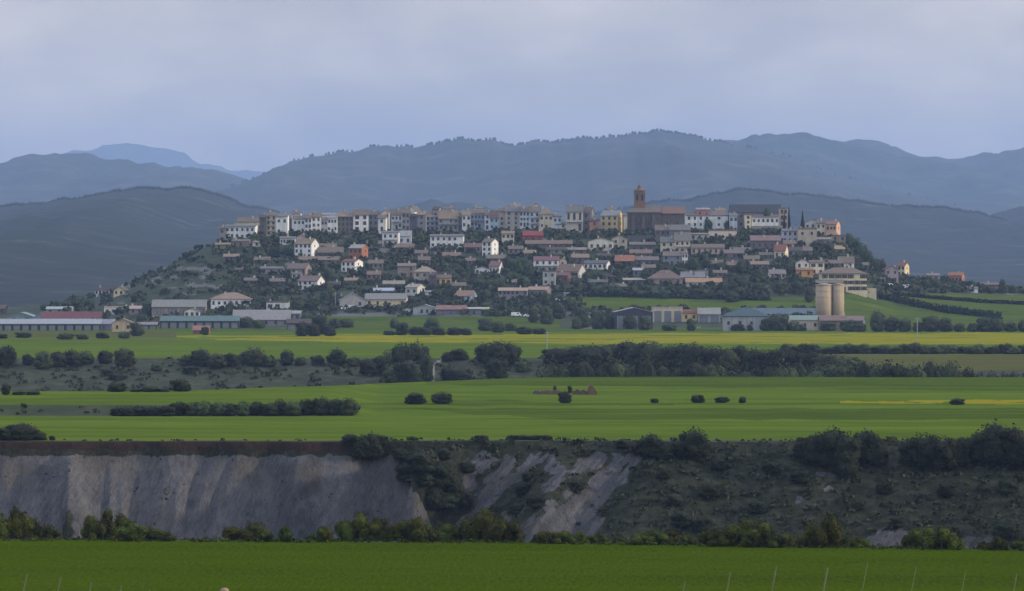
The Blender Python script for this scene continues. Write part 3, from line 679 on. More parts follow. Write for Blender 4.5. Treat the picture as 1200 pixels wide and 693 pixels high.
def house(label, x0, x1, ye, yb, rh, rt='e', wall=W, roof=rB, cols=3, rows=2, side=0, D=None, behind=0, win='w', bal=False, chim=1, name='house', cat='house', group='houses of the hill town', nick=None, barn=0, door=True, Y=None, ww=1.0, wh=1.35, swin=1):
    xc = (x0+x1)/2
    if Y is None: Y = ray(xc, yb, 1900, 2560)+behind
    k = Y/F
    D = D or (9 if (x1-x0)*k < 18 else 12)
    sm = side*k; fm = (x1-x0-side)*k
    th = math.asin(min(.8, sm/D)) if side else R.uniform(-.05, .05)
    Wf = fm/math.cos(th) if side else fm
    if side and th > .75: Wf = fm/.7
    ze = CZ-(ye-HY)*k; zbv = CZ-(yb-HY)*k
    xf = ((x0+x1-side)/2-600)*k
    g0 = min(tz(xf-Wf/2, Y), tz(xf+Wf/2, Y), tz(xf, Y+D), zbv)
    z0 = g0-1.2
    root = empty(name, (xf, Y, zbv), -th)
    e = ze-zbv; lo = z0-zbv; rr = rh*k; w2 = Wf/2
    mb = MB()
    if rt == 'f':
        mb.box(-w2, w2, 0, D, lo, e)
    elif rt == 'g':
        mb.ext_y([(-w2, lo), (w2, lo), (w2, e), (0, e+rr-.05), (-w2, e)], 0, D)
    elif rt == 's':
        mb.ext_x([(0, lo), (D, lo), (D, e+rr), (0, e)], -w2, w2)
    elif rt == 'h':
        mb.box(-w2, w2, 0, D, lo, e)
    else:
        mb.ext_x([(0, lo), (D, lo), (D, e), (D/2, e+rr-.05), (0, e)], -w2, w2)
    mb.build('wall', wall_mat(wall), root)
    o = .45; t = .22; rb = MB()
    if rt == 'f':
        rb.box(-w2-.1, w2+.1, -.1, D+.1, e+.003, e+.25); rb.box(-w2-.1, w2+.1, -.1, .15, e+.253, e+.6+rr*.2); rb.box(w2-.15, w2+.1, .153, D+.1, e+.253, e+.6+rr*.2); rb.box(-w2-.1, -w2+.15, .153, D+.1, e+.253, e+.6+rr*.2)
    elif rt == 'g':
        s = rr/w2
        rb.ext_y([(-w2-o, e-o*s+.02), (0, e+rr+.02), (w2+o, e-o*s+.02), (w2+o, e-o*s+.02+t), (0, e+rr+.02+t), (-w2-o, e-o*s+.02+t)], -.3, D+.3)
    elif rt == 's':
        s = rr/D; rb.ext_x([(-o, e-o*s+.02), (D+o, e+rr+o*s+.02), (D+o, e+rr+o*s+.02+t), (-o, e-o*s+.02+t)], -w2-.2, w2+.2)
    elif rt == 'h':
        rx = max(w2-D/2, w2*.25)
        V = [(-w2-o, -o, e+.02), (w2+o, -o, e+.02), (w2+o, D+o, e+.02), (-w2-o, D+o, e+.02), (-w2-o, -o, e+.2), (w2+o, -o, e+.2), (w2+o, D+o, e+.2), (-w2-o, D+o, e+.2), (-rx, D/2, e+rr+.2), (rx, D/2, e+rr+.2)]
        rb.add(V, [(0, 3, 2, 1), (0, 1, 5, 4), (1, 2, 6, 5), (2, 3, 7, 6), (3, 0, 4, 7), (4, 5, 9, 8), (5, 6, 9), (6, 7, 8, 9), (7, 4, 8)])
    else:
        s = rr/(D/2)
        rb.ext_x([(-o, e-o*s+.02), (D/2, e+rr+.02), (D+o, e-o*s+.02), (D+o, e-o*s+.02+t), (D/2, e+rr+.02+t), (-o, e-o*s+.02+t)], -w2-.3, w2+.3)
    ro = rb.build('roof', roof_mat(roof), root)
    hs = R.random()
    for c in range(chim):
        cx = R.uniform(-w2*.75, w2*.75); cy = R.uniform(.3, .6)*D
        zz = e+rr*(1-abs(cy-D/2)/(D/2)) if rt in 'eh' else (e+rr*(1-abs(cx)/w2) if rt == 'g' else e)
        obj('chimney', CHIM, ro, (cx, cy, zz+.5), (R.uniform(.8, 1.4),)*2+(R.uniform(.7, 1.1),))
    H = ze-zbv
    if cols and rows and not barn:
        fh = H/rows
        for i in range(cols):
            for j in range(rows):
                if door and j == 0 and i == cols//2 and rows > 1:
                    obj('door', DOOR, root, (-w2+Wf*(i+.5)/cols, -.004, .0), (min(1.3, Wf/cols*.6), 1, min(2.3, fh*.85))); continue
                if R.random() < .07: continue
                sw = min(1.2*ww*R.uniform(.85, 1.15), Wf/cols*.62); sh = min(1.2*wh*R.uniform(.85, 1.12), fh*.66)
                obj('window', WINS if (win == 's' and Wf/cols > 2.2) else WIN, root, (-w2+Wf*(i+.5)/cols+R.uniform(-.12, .12), -.004, fh*(j+.55)), (sw, 1, sh))
        if bal:
            for j in range(1, rows):
                b = MB(); zz = fh*j+.05; b.box(-w2+.4, w2-.4, -1.1, -.003, zz, zz+.16)
                b.box(-w2+.4, w2-.4, -1.1, -1.04, zz+.95, zz+1.02)
                n = int((Wf-.8)/.5)
                for q in range(n+1): b.box(-w2+.4+(Wf-.84)*q/max(n, 1), -w2+.44+(Wf-.84)*q/max(n, 1), -1.09, -1.05, zz+.163, zz+.947)
                b.build('balcony', M_metal, root)
        if side and swin:
            for j in range(rows):
                o2 = obj('window', WIN, root, (w2+.004, D*R.uniform(.4, .6), fh*(j+.55)), (.9, 1, min(1.2, fh*.6))); o2.rotation_euler.z = math.pi/2
    if barn:
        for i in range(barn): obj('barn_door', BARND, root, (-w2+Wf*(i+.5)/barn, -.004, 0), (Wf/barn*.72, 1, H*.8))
    tag(root, label, cat, group)
    if nick: NB.append((nick, x0, x1, ye-rh, yb))
    return root
H = house
# --- ridge row, left to right
H('small grey house at the far left end of the ridge row', 257, 264, 268, 283, 2, 'e', GR, rB, 1, 2, nick='the left end of the ridge row')
H('long white two-storey house at the left end of the ridge', 263, 303, 266, 280.5, 2.5, 'e', W, rG, 6, 2, side=4, nick='the left-end white house')
H('brown-roofed house behind and above the long white left-end house', 278, 304, 260, 277, 5, 'e', CR, rB, 4, 1, behind=12)
H('narrow dark grey house between the white left-end block and the cream balcony block', 304, 312, 255, 277, 3, 'e', DK, rK, 1, 3)
H('cream apartment house with balconies beside a tall blank white house', 312, 323.5, 253, 277, 4, 'e', CR, rB, 2, 4, bal=True, nick='the cream balcony block')
H('tall plain white house right of the cream balcony block', 323.5, 337, 254, 277, 4, 'e', W, rG, 2, 2, nick='the tall plain white house')
H('dim brown house right of the tall plain white house', 337, 344, 256, 273, 3, 'e', DK, rM, 1, 2)
H('white house with four windows, left of the slate-windowed narrow one', 344, 357, 257, 275, 4, 'e', W, rM, 3, 2)
H('narrow white house with dark tall windows on the left ridge', 357, 365, 256, 275, 4, 'e', WB, rB, 2, 3)
H('white house with a brown peaked roof on the left ridge', 365, 376, 254.5, 274, 4.5, 'e', W, rB, 2, 3)
H('greyish house sunk between two white ones on the left ridge', 376, 384, 258, 274, 3, 'e', (.38, .38, .42), rG, 2, 2)
H('white house with lilac shade at the end of the left white group', 384, 395, 255.5, 273, 2.5, 'e', W, rP, 3, 2)
H('pale rooftop storey above the left white group', 362, 369, 250, 262, 2, 's', W, rG, 1, 1, behind=14, chim=0)
H('low house with pale blue-white roof edge behind the left white group', 376, 398, 252, 264, 2, 's', W, rP, 4, 1, behind=14)
H('dark stone house with brown roof right of the white group', 395, 414, 254, 272.5, 4, 'e', (.13, .12, .115), rT, 4, 3, nick='the dark stone ridge house')
H('white house with four tall dark windows under a brown roof', 414, 432, 252, 272, 6, 'e', W, rB, 2, 3, wh=2., ww=1.6, nick='the white house with tall windows')
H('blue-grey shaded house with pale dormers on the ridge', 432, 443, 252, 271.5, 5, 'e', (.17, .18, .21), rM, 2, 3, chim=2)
H('narrow white house beside a dark gap left of the ridge centre', 443, 452, 256, 271, 4, 'e', W, rB, 1, 2)
H('narrow dark-green shaded house between two white ones', 452, 458.5, 254, 271, 4, 'e', (.09, .10, .085), rB, 1, 3)
H('white house with a wide balcony and brown roof left of ridge centre', 458.5, 471, 252, 269, 6, 'e', W, rB, 3, 2, bal=True)
H('grey rendered house left of the bright white gable', 471, 480, 250, 270, 5, 'e', (.28, .28, .30), rB, 2, 3)
H('dark violet-grey house under the bright white gable', 480, 489, 254, 273, 3, 'e', (.10, .09, .13), rK, 1, 3, nick='the bright white gable')
H('bright white gable standing above the ridge roofs', 479, 492, 247, 262, 5, 'g', (.75, .74, .66), rB, 1, 1, behind=12, side=6)
H('plain grey house right of the dark violet-grey one', 489, 499, 252, 272, 4, 'e', (.22, .22, .24), rT, 1, 3)
H('greyish house with lilac balconies near ridge centre', 499, 514, 254, 271.5, 6, 'e', (.33, .34, .42), rT, 3, 3, bal=True)
H('small rooftop tower with one white side near ridge centre', 507, 517, 246, 258, 3.5, 'e', (.30, .28, .28), rK, 1, 1, behind=8, side=3, chim=0)
H('grey house with two open loggia rows', 514, 537, 256, 271, 9, 'e', (.28, .28, .29), rT, 4, 2, bal=True, nick='the grey loggia house')
H('thin dark house beside the loggia house', 537, 541.5, 254, 270, 4, 'e', DK, rB, 1, 2)
H('white and green-tinged house with one tall window', 541.5, 551.5, 252, 268, 5, 'e', W, rT, 2, 2)
H('blue-grey house with double balconies and brown roof', 551.5, 568, 250.5, 267.5, 4.5, 'e', (.32, .36, .46), rM, 4, 2, bal=True, nick='the blue-grey balcony house')
H('narrow grey-white house left of the pale blue one', 568, 574, 252, 269, 5, 'e', WB, rM, 1, 3)
H('pale blue house with reddish-brown roof', 574, 584, 255, 270, 8, 'e', (.42, .54, .62), (.26, .15, .11), 2, 2, nick='the pale blue house')
H('pinkish narrow house with a column of windows', 584, 592, 248, 271, 4, 'e', (.45, .40, .38), rB, 1, 4)
H('grey-cream square house with rows of small windows', 592, 609, 248, 270, 6, 'e', (.40, .38, .34), rG, 2, 4, nick='the grey-cream square house')
H('white-blue house behind the red house', 609, 620.5, 248.5, 266, 6, 'e', WB, rM, 3, 3)
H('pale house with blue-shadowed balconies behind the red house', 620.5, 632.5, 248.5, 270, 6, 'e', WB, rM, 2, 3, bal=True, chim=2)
H('yellow-cream house with brown peaked roof right of the red house', 632.5, 648, 252, 269, 8, 'h', CR, rT, 3, 2, D=9)
H('small white house between the yellow-cream one and the tall cream block', 648, 658, 254, 263, 3, 'e', WB, rG, 2, 1)
H('low white house with a brown door below the yellow-cream one', 651, 663, 263, 272, 2, 'e', W, rM, 2, 2)
H('tall cream block with three long dark windows', 663, 683, 248, 273.5, 8, 'e', (.55, .51, .42), rG, 3, 2, wh=3.2, ww=1.1, bal=True, nick='the tall cream block')
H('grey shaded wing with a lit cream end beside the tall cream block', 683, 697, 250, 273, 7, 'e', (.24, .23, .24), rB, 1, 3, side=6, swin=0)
H('orange-brick house left of the yellow-cream house with the blue awning roof', 691, 702.5, 259, 274, 2, 'e', (.38, .20, .13), rK, 1, 2, nick='the orange-brick house')
H('yellow-cream house with half blue-grey roof left of the church', 704, 731, 253, 272.5, 6, 'e', YE, (.26, .28, .28), 3, 3, side=7, D=12, nick='the yellow-cream house left of the church')
H('narrow white house tucked against the church', 731, 740, 253, 264, 2.5, 'e', W, rG, 2, 1)
# --- church
def church():
    Y = ray(768, 275, 1900, 2560)+6; k = Y/F; cx = (768-600)*k; zb = CZ-(280-HY)*k
    root = empty('church', (cx, Y, zb)); b = MB(); e = (280-249.5)*k
    b.box(-32*k, 6*k, 0, 16, -6, e); b.build('wall', M_chur, root)
    b = MB(); b.box(6.05*k, 34*k, 2, 14, -6, e-.6); b.build('side_wall', M_chur, root)
    b = MB(); s = 8.5*k
    o = .7; b.add([(-32*k-o, -o, e+.02), (6*k+o, -o, e+.02), (6*k+o, 16+o, e+.02), (-32*k-o, 16+o, e+.02), (-32*k-o, -o, e+.35), (6*k+o, -o, e+.35), (6*k+o, 16+o, e+.35), (-32*k-o, 16+o, e+.35), (-20*k, 8, e+s), (6*k, 8, e+s)],
                  [(0, 3, 2, 1), (0, 1, 5, 4), (1, 2, 6, 5), (2, 3, 7, 6), (3, 0, 4, 7), (4, 5, 9, 8), (5, 6, 9), (6, 7, 8, 9), (7, 4, 8)]); b.build('roof', roof_mat(rB), root)
    b = MB(); b.ext_x([(1.4, e-.58), (8, e+6.5*k), (14.6, e-.58), (14.6, e-.3), (8, e+7.2*k), (1.4, e-.3)], 6*k+.75, 35*k); b.build('side_roof', roof_mat((.26, .13, .09)), root)
    for x in (-26, -14, -2): b = MB(); b.box(x*k-.9, x*k+.9, -1.6, -.003, -6, e-1.5); b.build('buttress', M_chur, root)
    for x in (-20, -8, 14, 26): obj('window', WIN, root, (x*k, -.004 if x < 6 else 1.996, e*.6), (1.1, 1, 2.2))
    # tower
    tx = (750-768)*k; w = 6.3*k; t0 = e+.3*s; t1 = e+(249.5-223)*k
    b = MB(); b.box(tx-w, tx+w, 5, 5+2*w, e-1, t1-3.6*k); b.box(tx-w-.25, tx+w+.25, 4.75, 5.25+2*w, t1-3.6*k+.003, t1-3.0*k); b.box(tx-w*.94, tx+w*.94, 5.2, 4.8+2*w, t1-3.0*k+.003, t1-.4); b.box(tx-w-.3, tx+w+.3, 4.7, 5.3+2*w, t1-.397, t1)
    tw = b.build('bell_tower', M_towr, root)
    for q in (-.45, .45):
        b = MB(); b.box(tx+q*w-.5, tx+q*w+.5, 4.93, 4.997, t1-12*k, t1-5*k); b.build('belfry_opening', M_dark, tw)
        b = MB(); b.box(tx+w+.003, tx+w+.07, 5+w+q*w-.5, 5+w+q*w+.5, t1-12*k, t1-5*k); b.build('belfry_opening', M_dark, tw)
    b = MB(); b.cyl(tx, 5+w, t1+.003, t1+2.2*k, w*.8, w*.62, 8); b.cyl(tx, 5+w, t1+2.2*k+.003, t1+5.2*k, w*.36, w*.34, 8); b.cyl(tx, 5+w, t1+5.2*k+.003, t1+7.6*k, w*.44, w*.06, 8)
    b.build('lantern', M_towr, tw); b = MB(); b.cyl(tx, 5+w, t1+7.6*k+.003, t1+11*k, .09, .05, 6); b.box(tx-.5, tx+.5, 4.95+w, 5.05+w, t1+9.8*k, t1+10.1*k); b.build('cross', M_metal, tw)
    tag(root, 'stone church with brown roofs and an octagonal-topped reddish bell tower', 'church')
    NB.append(('the church', 736, 803, 212, 282))
M_chur = mottle('church_stone', [(.3, (.075, .065, .06)), (.7, (.14, .12, .105))], .9); M_towr = mottle('tower_brick', [(.3, (.14, .090, .062)), (.7, (.23, .145, .095))], 1.2)
church()
H('long white two-storey house right of the church under a mauve roof', 804, 853, 252.5, 267.5, 5, 'e', W, rM, 7, 2, nick='the mauve-roofed white house')
H('small house with a white roof edge above the long white house', 816, 832, 246, 257, 2, 's', (.5, .2, .18), rP, 2, 1, behind=14)
H('narrow white house end beside the slate-roofed building', 855, 864, 253, 272, 3, 'e', WB, rG, 2, 2)
H('large slate-roofed building with a pale eave band at the right of the ridge', 857, 916, 249, 268, 9, 'e', (.22, .20, .22), rS, 8, 2, D=16, behind=8, chim=0, nick='the slate-roofed building')
H('bright cream narrow house standing before the slate-roofed building', 873, 880.5, 252.5, 269, 1.5, 'f', (.72, .66, .46), rT, 1, 3, chim=0)
H('low white house with dark windows before the slate-roofed building', 881, 913, 254.5, 264, 2, 'e', W, rM, 6, 1)
H('open pinkish frame building at the right end of the slate roof', 914, 923, 245, 266, 2, 'f', PK, rG, 2, 3, wh=2.4, chim=0)
H('blank cream-pink long wall building below the long white house', 831, 863.5, 271, 281, 1.5, 'f', (.66, .56, .46), rT, 2, 1, chim=0, nick='the blank cream-pink building')
H('low grey-white building left of the cream-pink blank one', 809, 831, 275, 282, 1.5, 's', (.42, .42, .40), rT, 3, 1, chim=0)
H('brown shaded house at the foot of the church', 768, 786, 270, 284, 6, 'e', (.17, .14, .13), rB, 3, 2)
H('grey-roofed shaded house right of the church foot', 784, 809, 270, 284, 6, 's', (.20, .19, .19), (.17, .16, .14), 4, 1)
H('cream house with two windows in the terraced pair below the church', 774, 790.5, 284, 297, 6, 'e', CR, rG, 2, 2, nick='the cream pair below the church')
H('white and cream house with a dark balcony in the pair below the church', 790.5, 808.5, 282, 297, 9, 'e', CR, (.20, .19, .16), 3, 2, bal=True)
H('small dark stone house at the left foot of the church', 738, 768, 287, 297, 3, 'e', (.10, .10, .11), rM, 3, 1)
H('brown-roofed long pinkish house below the church houses', 810, 849, 290.5, 299, 4, 'e', PK, rB, 6, 1, wh=1.6, nick='the long pinkish house')
H('low mauve-roofed shed right of the long pinkish house', 849, 872, 297, 304, 4, 'e', (.17, .15, .17), rM, 3, 1)
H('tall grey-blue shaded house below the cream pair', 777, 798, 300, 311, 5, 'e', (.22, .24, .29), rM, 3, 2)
H('tiny white house with an H-shaped front below the cream pair', 799, 806, 297, 311, 2, 'e', W, rM, 2, 2)
H('long dark house with a pink roof below the slate-roofed building', 880, 915, 282, 294, 5.5, 'e', (.14, .12, .13), (.27, .16, .15), 5, 1, nick='the long pink-roofed dark house')
H('white-lilac small house left of the cream stone block', 917, 935, 271, 285, 2.5, 'e', (.45, .43, .52), rG, 3, 2)
H('cream small house with a red roof on the right slope', 907, 925, 294, 304, 7, 'e', CR, rR, 2, 1, side=5, nick='the small red-roofed cream house')
H('large cream stone block at the right end of the town', 935, 957, 269, 290, 3, 'f', (.48, .42, .32), rT, 2, 2, nick='the large cream stone block')
H('grey-white gabled house on the right-hand knoll', 943, 962, 262, 276, 5, 'g', (.45, .44, .44), rB, 3, 2, behind=6)
H('cream sunlit house with brown roof on the right-hand knoll', 957, 975, 262, 277, 4, 'e', CR, rB, 2, 2, side=8, behind=3, nick='the cream house on the right-hand knoll')
H('orange-pink house with brown roof at the top of the right-hand knoll', 968, 986, 263, 273, 4, 'e', (.60, .38, .27), (.30, .17, .12), 3, 1, side=6, behind=4)
H('brown stone house on the right shoulder of the town', 975, 991, 277, 289, 1.5, 'f', ST, rB, 2, 2, nick='the right-shoulder stone house')
H('grey stone lean-to house below the right-hand knoll', 957, 975, 281, 289, 2.5, 's', GR, (.24, .22, .19), 2, 1)
H('low house with an ochre roof below the right shoulder', 973, 990, 292, 297, 4, 'e', (.16, .14, .15), (.42, .31, .17), 2, 1, D=8)
H('white lit gabled house left of the cream house with the wide window', 933, 948, 308, 323, 4, 'g', (.66, .64, .56), rG, 2, 2, behind=2)
H('orange ochre house in front of the two white houses', 933, 953, 316.5, 325, 2, 'e', (.52, .28, .09), (.38, .22, .12), 2, 1, nick='the orange ochre house')
H('cream-white house with one wide dark window', 949, 966, 308, 322, 2.5, 'e', (.68, .63, .50), rB, 2, 2, ww=2.2, nick='the cream-white house with the wide window')
H('long low brown-roofed house right of the wide-window house', 966, 986, 309, 314, 4, 'e', ST, rB, 3, 1)
H('house with a broad brown roof and white ground floor above the big cream block', 983, 1001, 308, 315, 7, 'e', W, rB, 2, 1)
H('big cream three-storey apartment block with brown hipped roof', 963, 1016, 321, 342, 7, 'h', (.62, .55, .38), (.24, .16, .12), 7, 3, D=13, win='s', ww=1.3, wh=1.6, nick='the big cream apartment block')
H('grey-pink gabled house on the right skyline', 1037, 1053, 316, 331, 4.5, 'g', (.34, .28, .29), rR, 2, 2)
H('cream sunlit house with red roof on the right skyline', 1052, 1067, 312, 323.5, 4, 'e', (.68, .56, .36), rR, 2, 2, side=7, nick='the red-roofed cream house on the right skyline')
H('low grey pinkish shed right of the skyline houses', 1086, 1101, 323, 329, 2, 'e', GR, (.3, .22, .22), 2, 1)
H('orange brick house on the right skyline', 1111, 1132, 323, 333, 3.5, 'e', (.38, .19, .11), rO, 4, 1, side=5, nick='the orange brick skyline house')
H('low white shed below the orange brick skyline house', 1134, 1146, 338.5, 343, 2, 'e', W, rG, 1, 1, D=6)
H('long low brownish farmhouse at the far right', 1150, 1176, 334, 340, 2.5, 'e', (.22, .15, .13), rM, 5, 1)
# --- upper slope
H('white low house with an arcaded veranda left of the three-storey white house', 328, 346, 279.5, 287, 2, 'e', W, rG, 5, 1, nick='the arcaded veranda house')
H('small pinkish gable above the three-storey white house', 347, 359, 279, 287, 4.5, 'g', (.42, .34, .33), rB, 1, 1, behind=3)
H('white three-storey house with a yellow sunlit end', 345, 373, 286, 303, 6, 'e', W, rT, 4, 3, side=8, nick='the white house with the yellow end')
H('long brown-roofed house right of the yellow-ended house', 372, 402, 296, 302, 6, 'e', (.19, .15, .13), rB, 5, 1)
H('lower long brown-roofed house below the yellow-ended house', 350, 398, 305, 309, 4, 'e', (.20, .15, .14), (.23, .16, .12), 6, 1)
H('small olive-stone cottage on the left flank', 252, 270, 287, 292, 2, 'e', (.30, .26, .14), rT, 2, 1)
H('low grey stone terrace house below the long white left-end house', 272, 292, 283, 291, 2, 'e', ST, rM, 3, 1)
H('white low lean-to right of the grey stone terrace house', 296, 314, 284.5, 289, 1.5, 's', W, rT, 2, 1, D=6)
H('orange-red house with a white glazed top floor', 409, 431, 291, 306, 4, 'e', OR, (.36, .33, .31), 3, 2, side=7, nick='the orange-red house')
H('small white house with a cream end and red roof edge', 400, 425, 307, 319, 3, 'e', W, rR, 3, 2, side=9, nick='the small white house with the cream end')
H('white two-storey house with terrace and brown annex', 448, 467, 273, 290, 2, 'e', W, rG, 3, 2, bal=True, nick='the white terrace house')
H('pale annex with a greenish window beside the white terrace house', 467, 482, 277, 288, 6, 's', WB, rP, 2, 1)
H('brown-roofed low annex below the white terrace house', 464, 485, 290, 295, 4, 'e', (.16, .13, .12), (.24, .15, .12), 3, 1)
H('low white building of eight dark windows on the upper slope', 504, 543, 277, 291, 2, 'e', W, rG, 6, 2, door=False, nick='the white building of eight windows')
H('grey house with a red-brown roof right of the eight-window building', 544, 564, 290, 296, 4.5, 'e', GR, (.22, .10, .10), 3, 1)
H('white three-storey house with a cream lit end on the upper slope', 565, 584, 284, 301, 4, 'e', W, rB, 2, 3, side=8, nick='the white three-storey house')
H('cream-grey square house with six small windows', 588, 602.5, 274, 288, 3, 'e', (.58, .54, .44), rT, 3, 2, nick='the square cream-grey house')
H('dark red house on the upper slope', 613, 636, 276, 284, 5, 'e', (.30, .07, .065), (.30, .06, .06), 3, 1, nick='the dark red house')
H('very long brown-roofed stable below the red house', 616, 671, 286, 291, 4, 'e', (.17, .13, .12), (.23, .15, .11), 7, 1, D=10)
H('low brown shed with a pale roof edge below the tall cream block', 664, 687, 293, 298, 2.5, 'e', (.15, .12, .12), (.30, .23, .20), 2, 1, D=8)
H('white slant-roofed house with four windows on the upper slope', 690, 719, 283, 295, 4, 'g', (.60, .60, .52), rT, 4, 1, behind=1, nick='the white slant-roofed house')
H('cream-grey house wing right of the white slant-roofed house', 717, 735, 280, 294, 4, 'g', (.42, .39, .31), rT, 2, 2, behind=2)
H('orange-roofed shaded cottage below the church terrace', 721, 743, 306, 313, 6.5, 'e', (.15, .12, .12), rO, 2, 1, nick='the orange-roofed cottage')
H('brown-roofed low house above the orange-roofed cottage', 738, 764, 297, 302, 4, 'e', (.15, .13, .12), (.24, .15, .11), 3, 1)
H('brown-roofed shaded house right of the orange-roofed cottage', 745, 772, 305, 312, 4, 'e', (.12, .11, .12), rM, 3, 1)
# --- middle slope
H('brown-roofed house with four blue windows and a lit end', 336, 365, 315, 322, 6, 'e', (.26, .23, .20), (.22, .15, .13), 4, 1, side=7, nick='the house with blue windows')
H('small white cottage below the house with blue windows', 342, 353, 321.5, 326.5, 1.5, 'e', WB, rM, 2, 1, D=6)
H('white house with brown roof and cream end, half hidden by a tree', 349, 380, 329.5, 340, 6, 'e', W, (.23, .15, .13), 4, 2, side=8, nick='the half-hidden white house')
H('rambling grey walled house on the left slope', 305, 331, 315, 321.5, 2, 'e', (.27, .26, .28), rG, 3, 1)
H('tan stone terrace wall house on the left slope', 274, 291, 316.5, 319.5, 1.5, 's', TN, (.17, .12, .11), 2, 1, D=5)
H('tan stone house with a pale flat roof left of the chimneyed cream house', 466, 487, 312, 325, 3, 'e', (.26, .22, .18), (.25, .20, .18), 2, 2)
H('cream gabled house with a bright white chimney', 485, 510, 319, 334, 6, 'h', (.45, .38, .32), (.38, .28, .20), 3, 2, nick='the chimneyed cream house')
H('yellow house with three dark windows', 510, 529, 326, 336, 3.5, 'e', (.62, .44, .10), (.20, .12, .11), 3, 1, ww=1.3, wh=1.9, nick='the yellow house')
H('dark violet-brown house left of the yellow house', 503, 511, 323, 336, 3, 'e', (.13, .09, .10), rK, 1, 2)
H('white two-part house with a gabled left wing', 555, 574, 316, 321.5, 3, 'g', W, rG, 2, 1)
H('white house with a blue door under a red-brown roof', 573, 590, 312.5, 321.5, 6, 'e', W, (.22, .12, .10), 3, 1, side=5, nick='the red-brown-roofed white house')
H('brown-roofed shaded house above the blue-doored house', 570, 592, 303, 310, 4, 'e', (.15, .12, .12), rB, 3, 1)
H('white house with a purple-red roof and two balcony rows', 626, 655, 305, 319, 4, 'e', W, (.24, .09, .12), 4, 2, bal=True, nick='the purple-red-roofed white house')
H('small bright gable right of the purple-red roof', 655, 664, 306, 313, 3.5, 'g', (.66, .55, .42), rB, 1, 1)
H('tall narrow grey-white house below the purple-red roof', 636, 651, 319, 335, 2, 'f', (.40, .40, .38), rG, 2, 2)
H('broad brown-roofed house with a lit cream gable end', 652, 687, 318, 326, 8, 'e', (.48, .47, .46), (.26, .16, .11), 4, 1, side=9, nick='the broad brown-roofed house')
H('dark red-brown small house with a yellow end', 653, 670, 323, 332, 3, 'e', (.17, .09, .09), (.22, .10, .08), 2, 1, side=5)
H('long white bungalow with four dark windows', 684, 716, 309, 316, 3.5, 'e', W, (.13, .13, .15), 5, 1, side=5, door=False, nick='the white bungalow')
H('large brown barn-like house with a tan ridge', 759, 800, 327, 334.5, 10, 'h', (.34, .26, .23), (.22, .14, .12), 4, 1, D=14, nick='the large brown-roofed barn house')
H('grey-roofed house behind the long orange-tan roof', 798, 826, 325, 331, 6, 'e', (.18, .16, .16), (.24, .23, .24), 3, 1, behind=8)
H('long low house with an orange-tan roof and white wall', 804, 846, 331, 336, 4.5, 'e', (.48, .46, .42), (.42, .26, .15), 4, 1, D=9, nick='the long orange-tan roof')
H('small grey block house above the long orange-tan roof', 817, 830, 318, 325, 2, 'f', (.26, .28, .29), rG, 2, 1)
H('small cream cottage with a grey-mauve roof on the right slope', 902, 921, 321, 327, 4.5, 'e', CR, (.24, .20, .22), 3, 1, nick='the grey-mauve-roofed cottage')
H('dark house with a pale wall line on the slope below the church', 742, 756, 317, 324, 2.5, 'e', (.16, .17, .19), (.40, .42, .46), 2, 1)
H('long low house with a cream roof edge below the dark house', 730, 756, 328.5, 333, 2, 's', (.17, .16, .16), (.42, .38, .30), 3, 1, D=6)
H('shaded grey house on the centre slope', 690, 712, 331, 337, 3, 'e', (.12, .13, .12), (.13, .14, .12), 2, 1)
# --- lower slope and foot of the hill
H('large tan hip-roofed villa with a white wall', 247, 294, 351, 360.5, 7.5, 'h', W, (.34, .22, .15), 7, 1, D=13, nick='the tan hip-roofed villa')
H('white modern two-storey house with wide glazing', 312, 338, 355, 364, 3.5, 'f', (.66, .66, .62), rM, 3, 1, ww=3, wh=1.7, nick='the white modern house')
H('big grey-roofed shed below the white modern house', 273, 340, 375, 382, 11, 'e', (.20, .19, .21), (.27, .26, .27), 6, 1, D=20, chim=0, name='shed', cat='shed')
H('grey shed roof right of the white modern house', 338, 352, 368, 376, 3, 's', (.2, .2, .2), rP, 2, 1, chim=0, name='shed', cat='shed')
H('dark open barn with a white wall panel at the foot of the hill', 336, 364, 379, 387, 4.5, 'e', DK, rK, 0, 0, barn=2, chim=0, name='barn', cat='barn')
H('big grey-roofed barn with tan walls on the left', 178, 241, 360, 369, 8, 'e', (.32, .25, .19), (.24, .24, .22), 0, 0, D=20, barn=4, chim=0, name='barn', cat='barn', nick='the big grey-roofed barn')
H('small white gabled cottage in front of the grey-roofed barn', 216, 234, 365.5, 371.5, 4, 'g', (.68, .66, .58), rG, 3, 1, nick='the small white gabled cottage')
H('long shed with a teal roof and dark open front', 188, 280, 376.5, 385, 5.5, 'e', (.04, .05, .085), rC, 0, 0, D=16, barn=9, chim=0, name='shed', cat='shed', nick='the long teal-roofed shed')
H('reddish brick hut in the field below the teal-roofed shed', 226, 245, 387, 394, 4.5, 'e', (.24, .12, .10), (.34, .17, .13), 1, 1, D=6, chim=0, name='hut', cat='hut', nick='the reddish brick hut')
H('white flat-roofed house with a blue-shaded side', 122, 152, 361, 368.5, 3, 'f', (.62, .60, .55), (.55, .48, .38), 4, 1, D=10, nick='the white flat-roofed house')
H('low pinkish-roofed annex right of the white flat-roofed house', 152, 167, 362, 368, 3, 'e', (.24, .19, .18), (.42, .32, .28), 2, 1, D=7)
H('long white terrace with a dark red roof on the left flank', 111, 132, 340, 346, 2.8, 'e', W, (.16, .08, .08), 5, 1, D=7)
H('pale yellow gabled house on the left flank', 133, 150, 340.5, 346, 4, 'g', (.70, .60, .35), (.28, .22, .15), 2, 1, side=5, nick='the pale yellow gabled house')
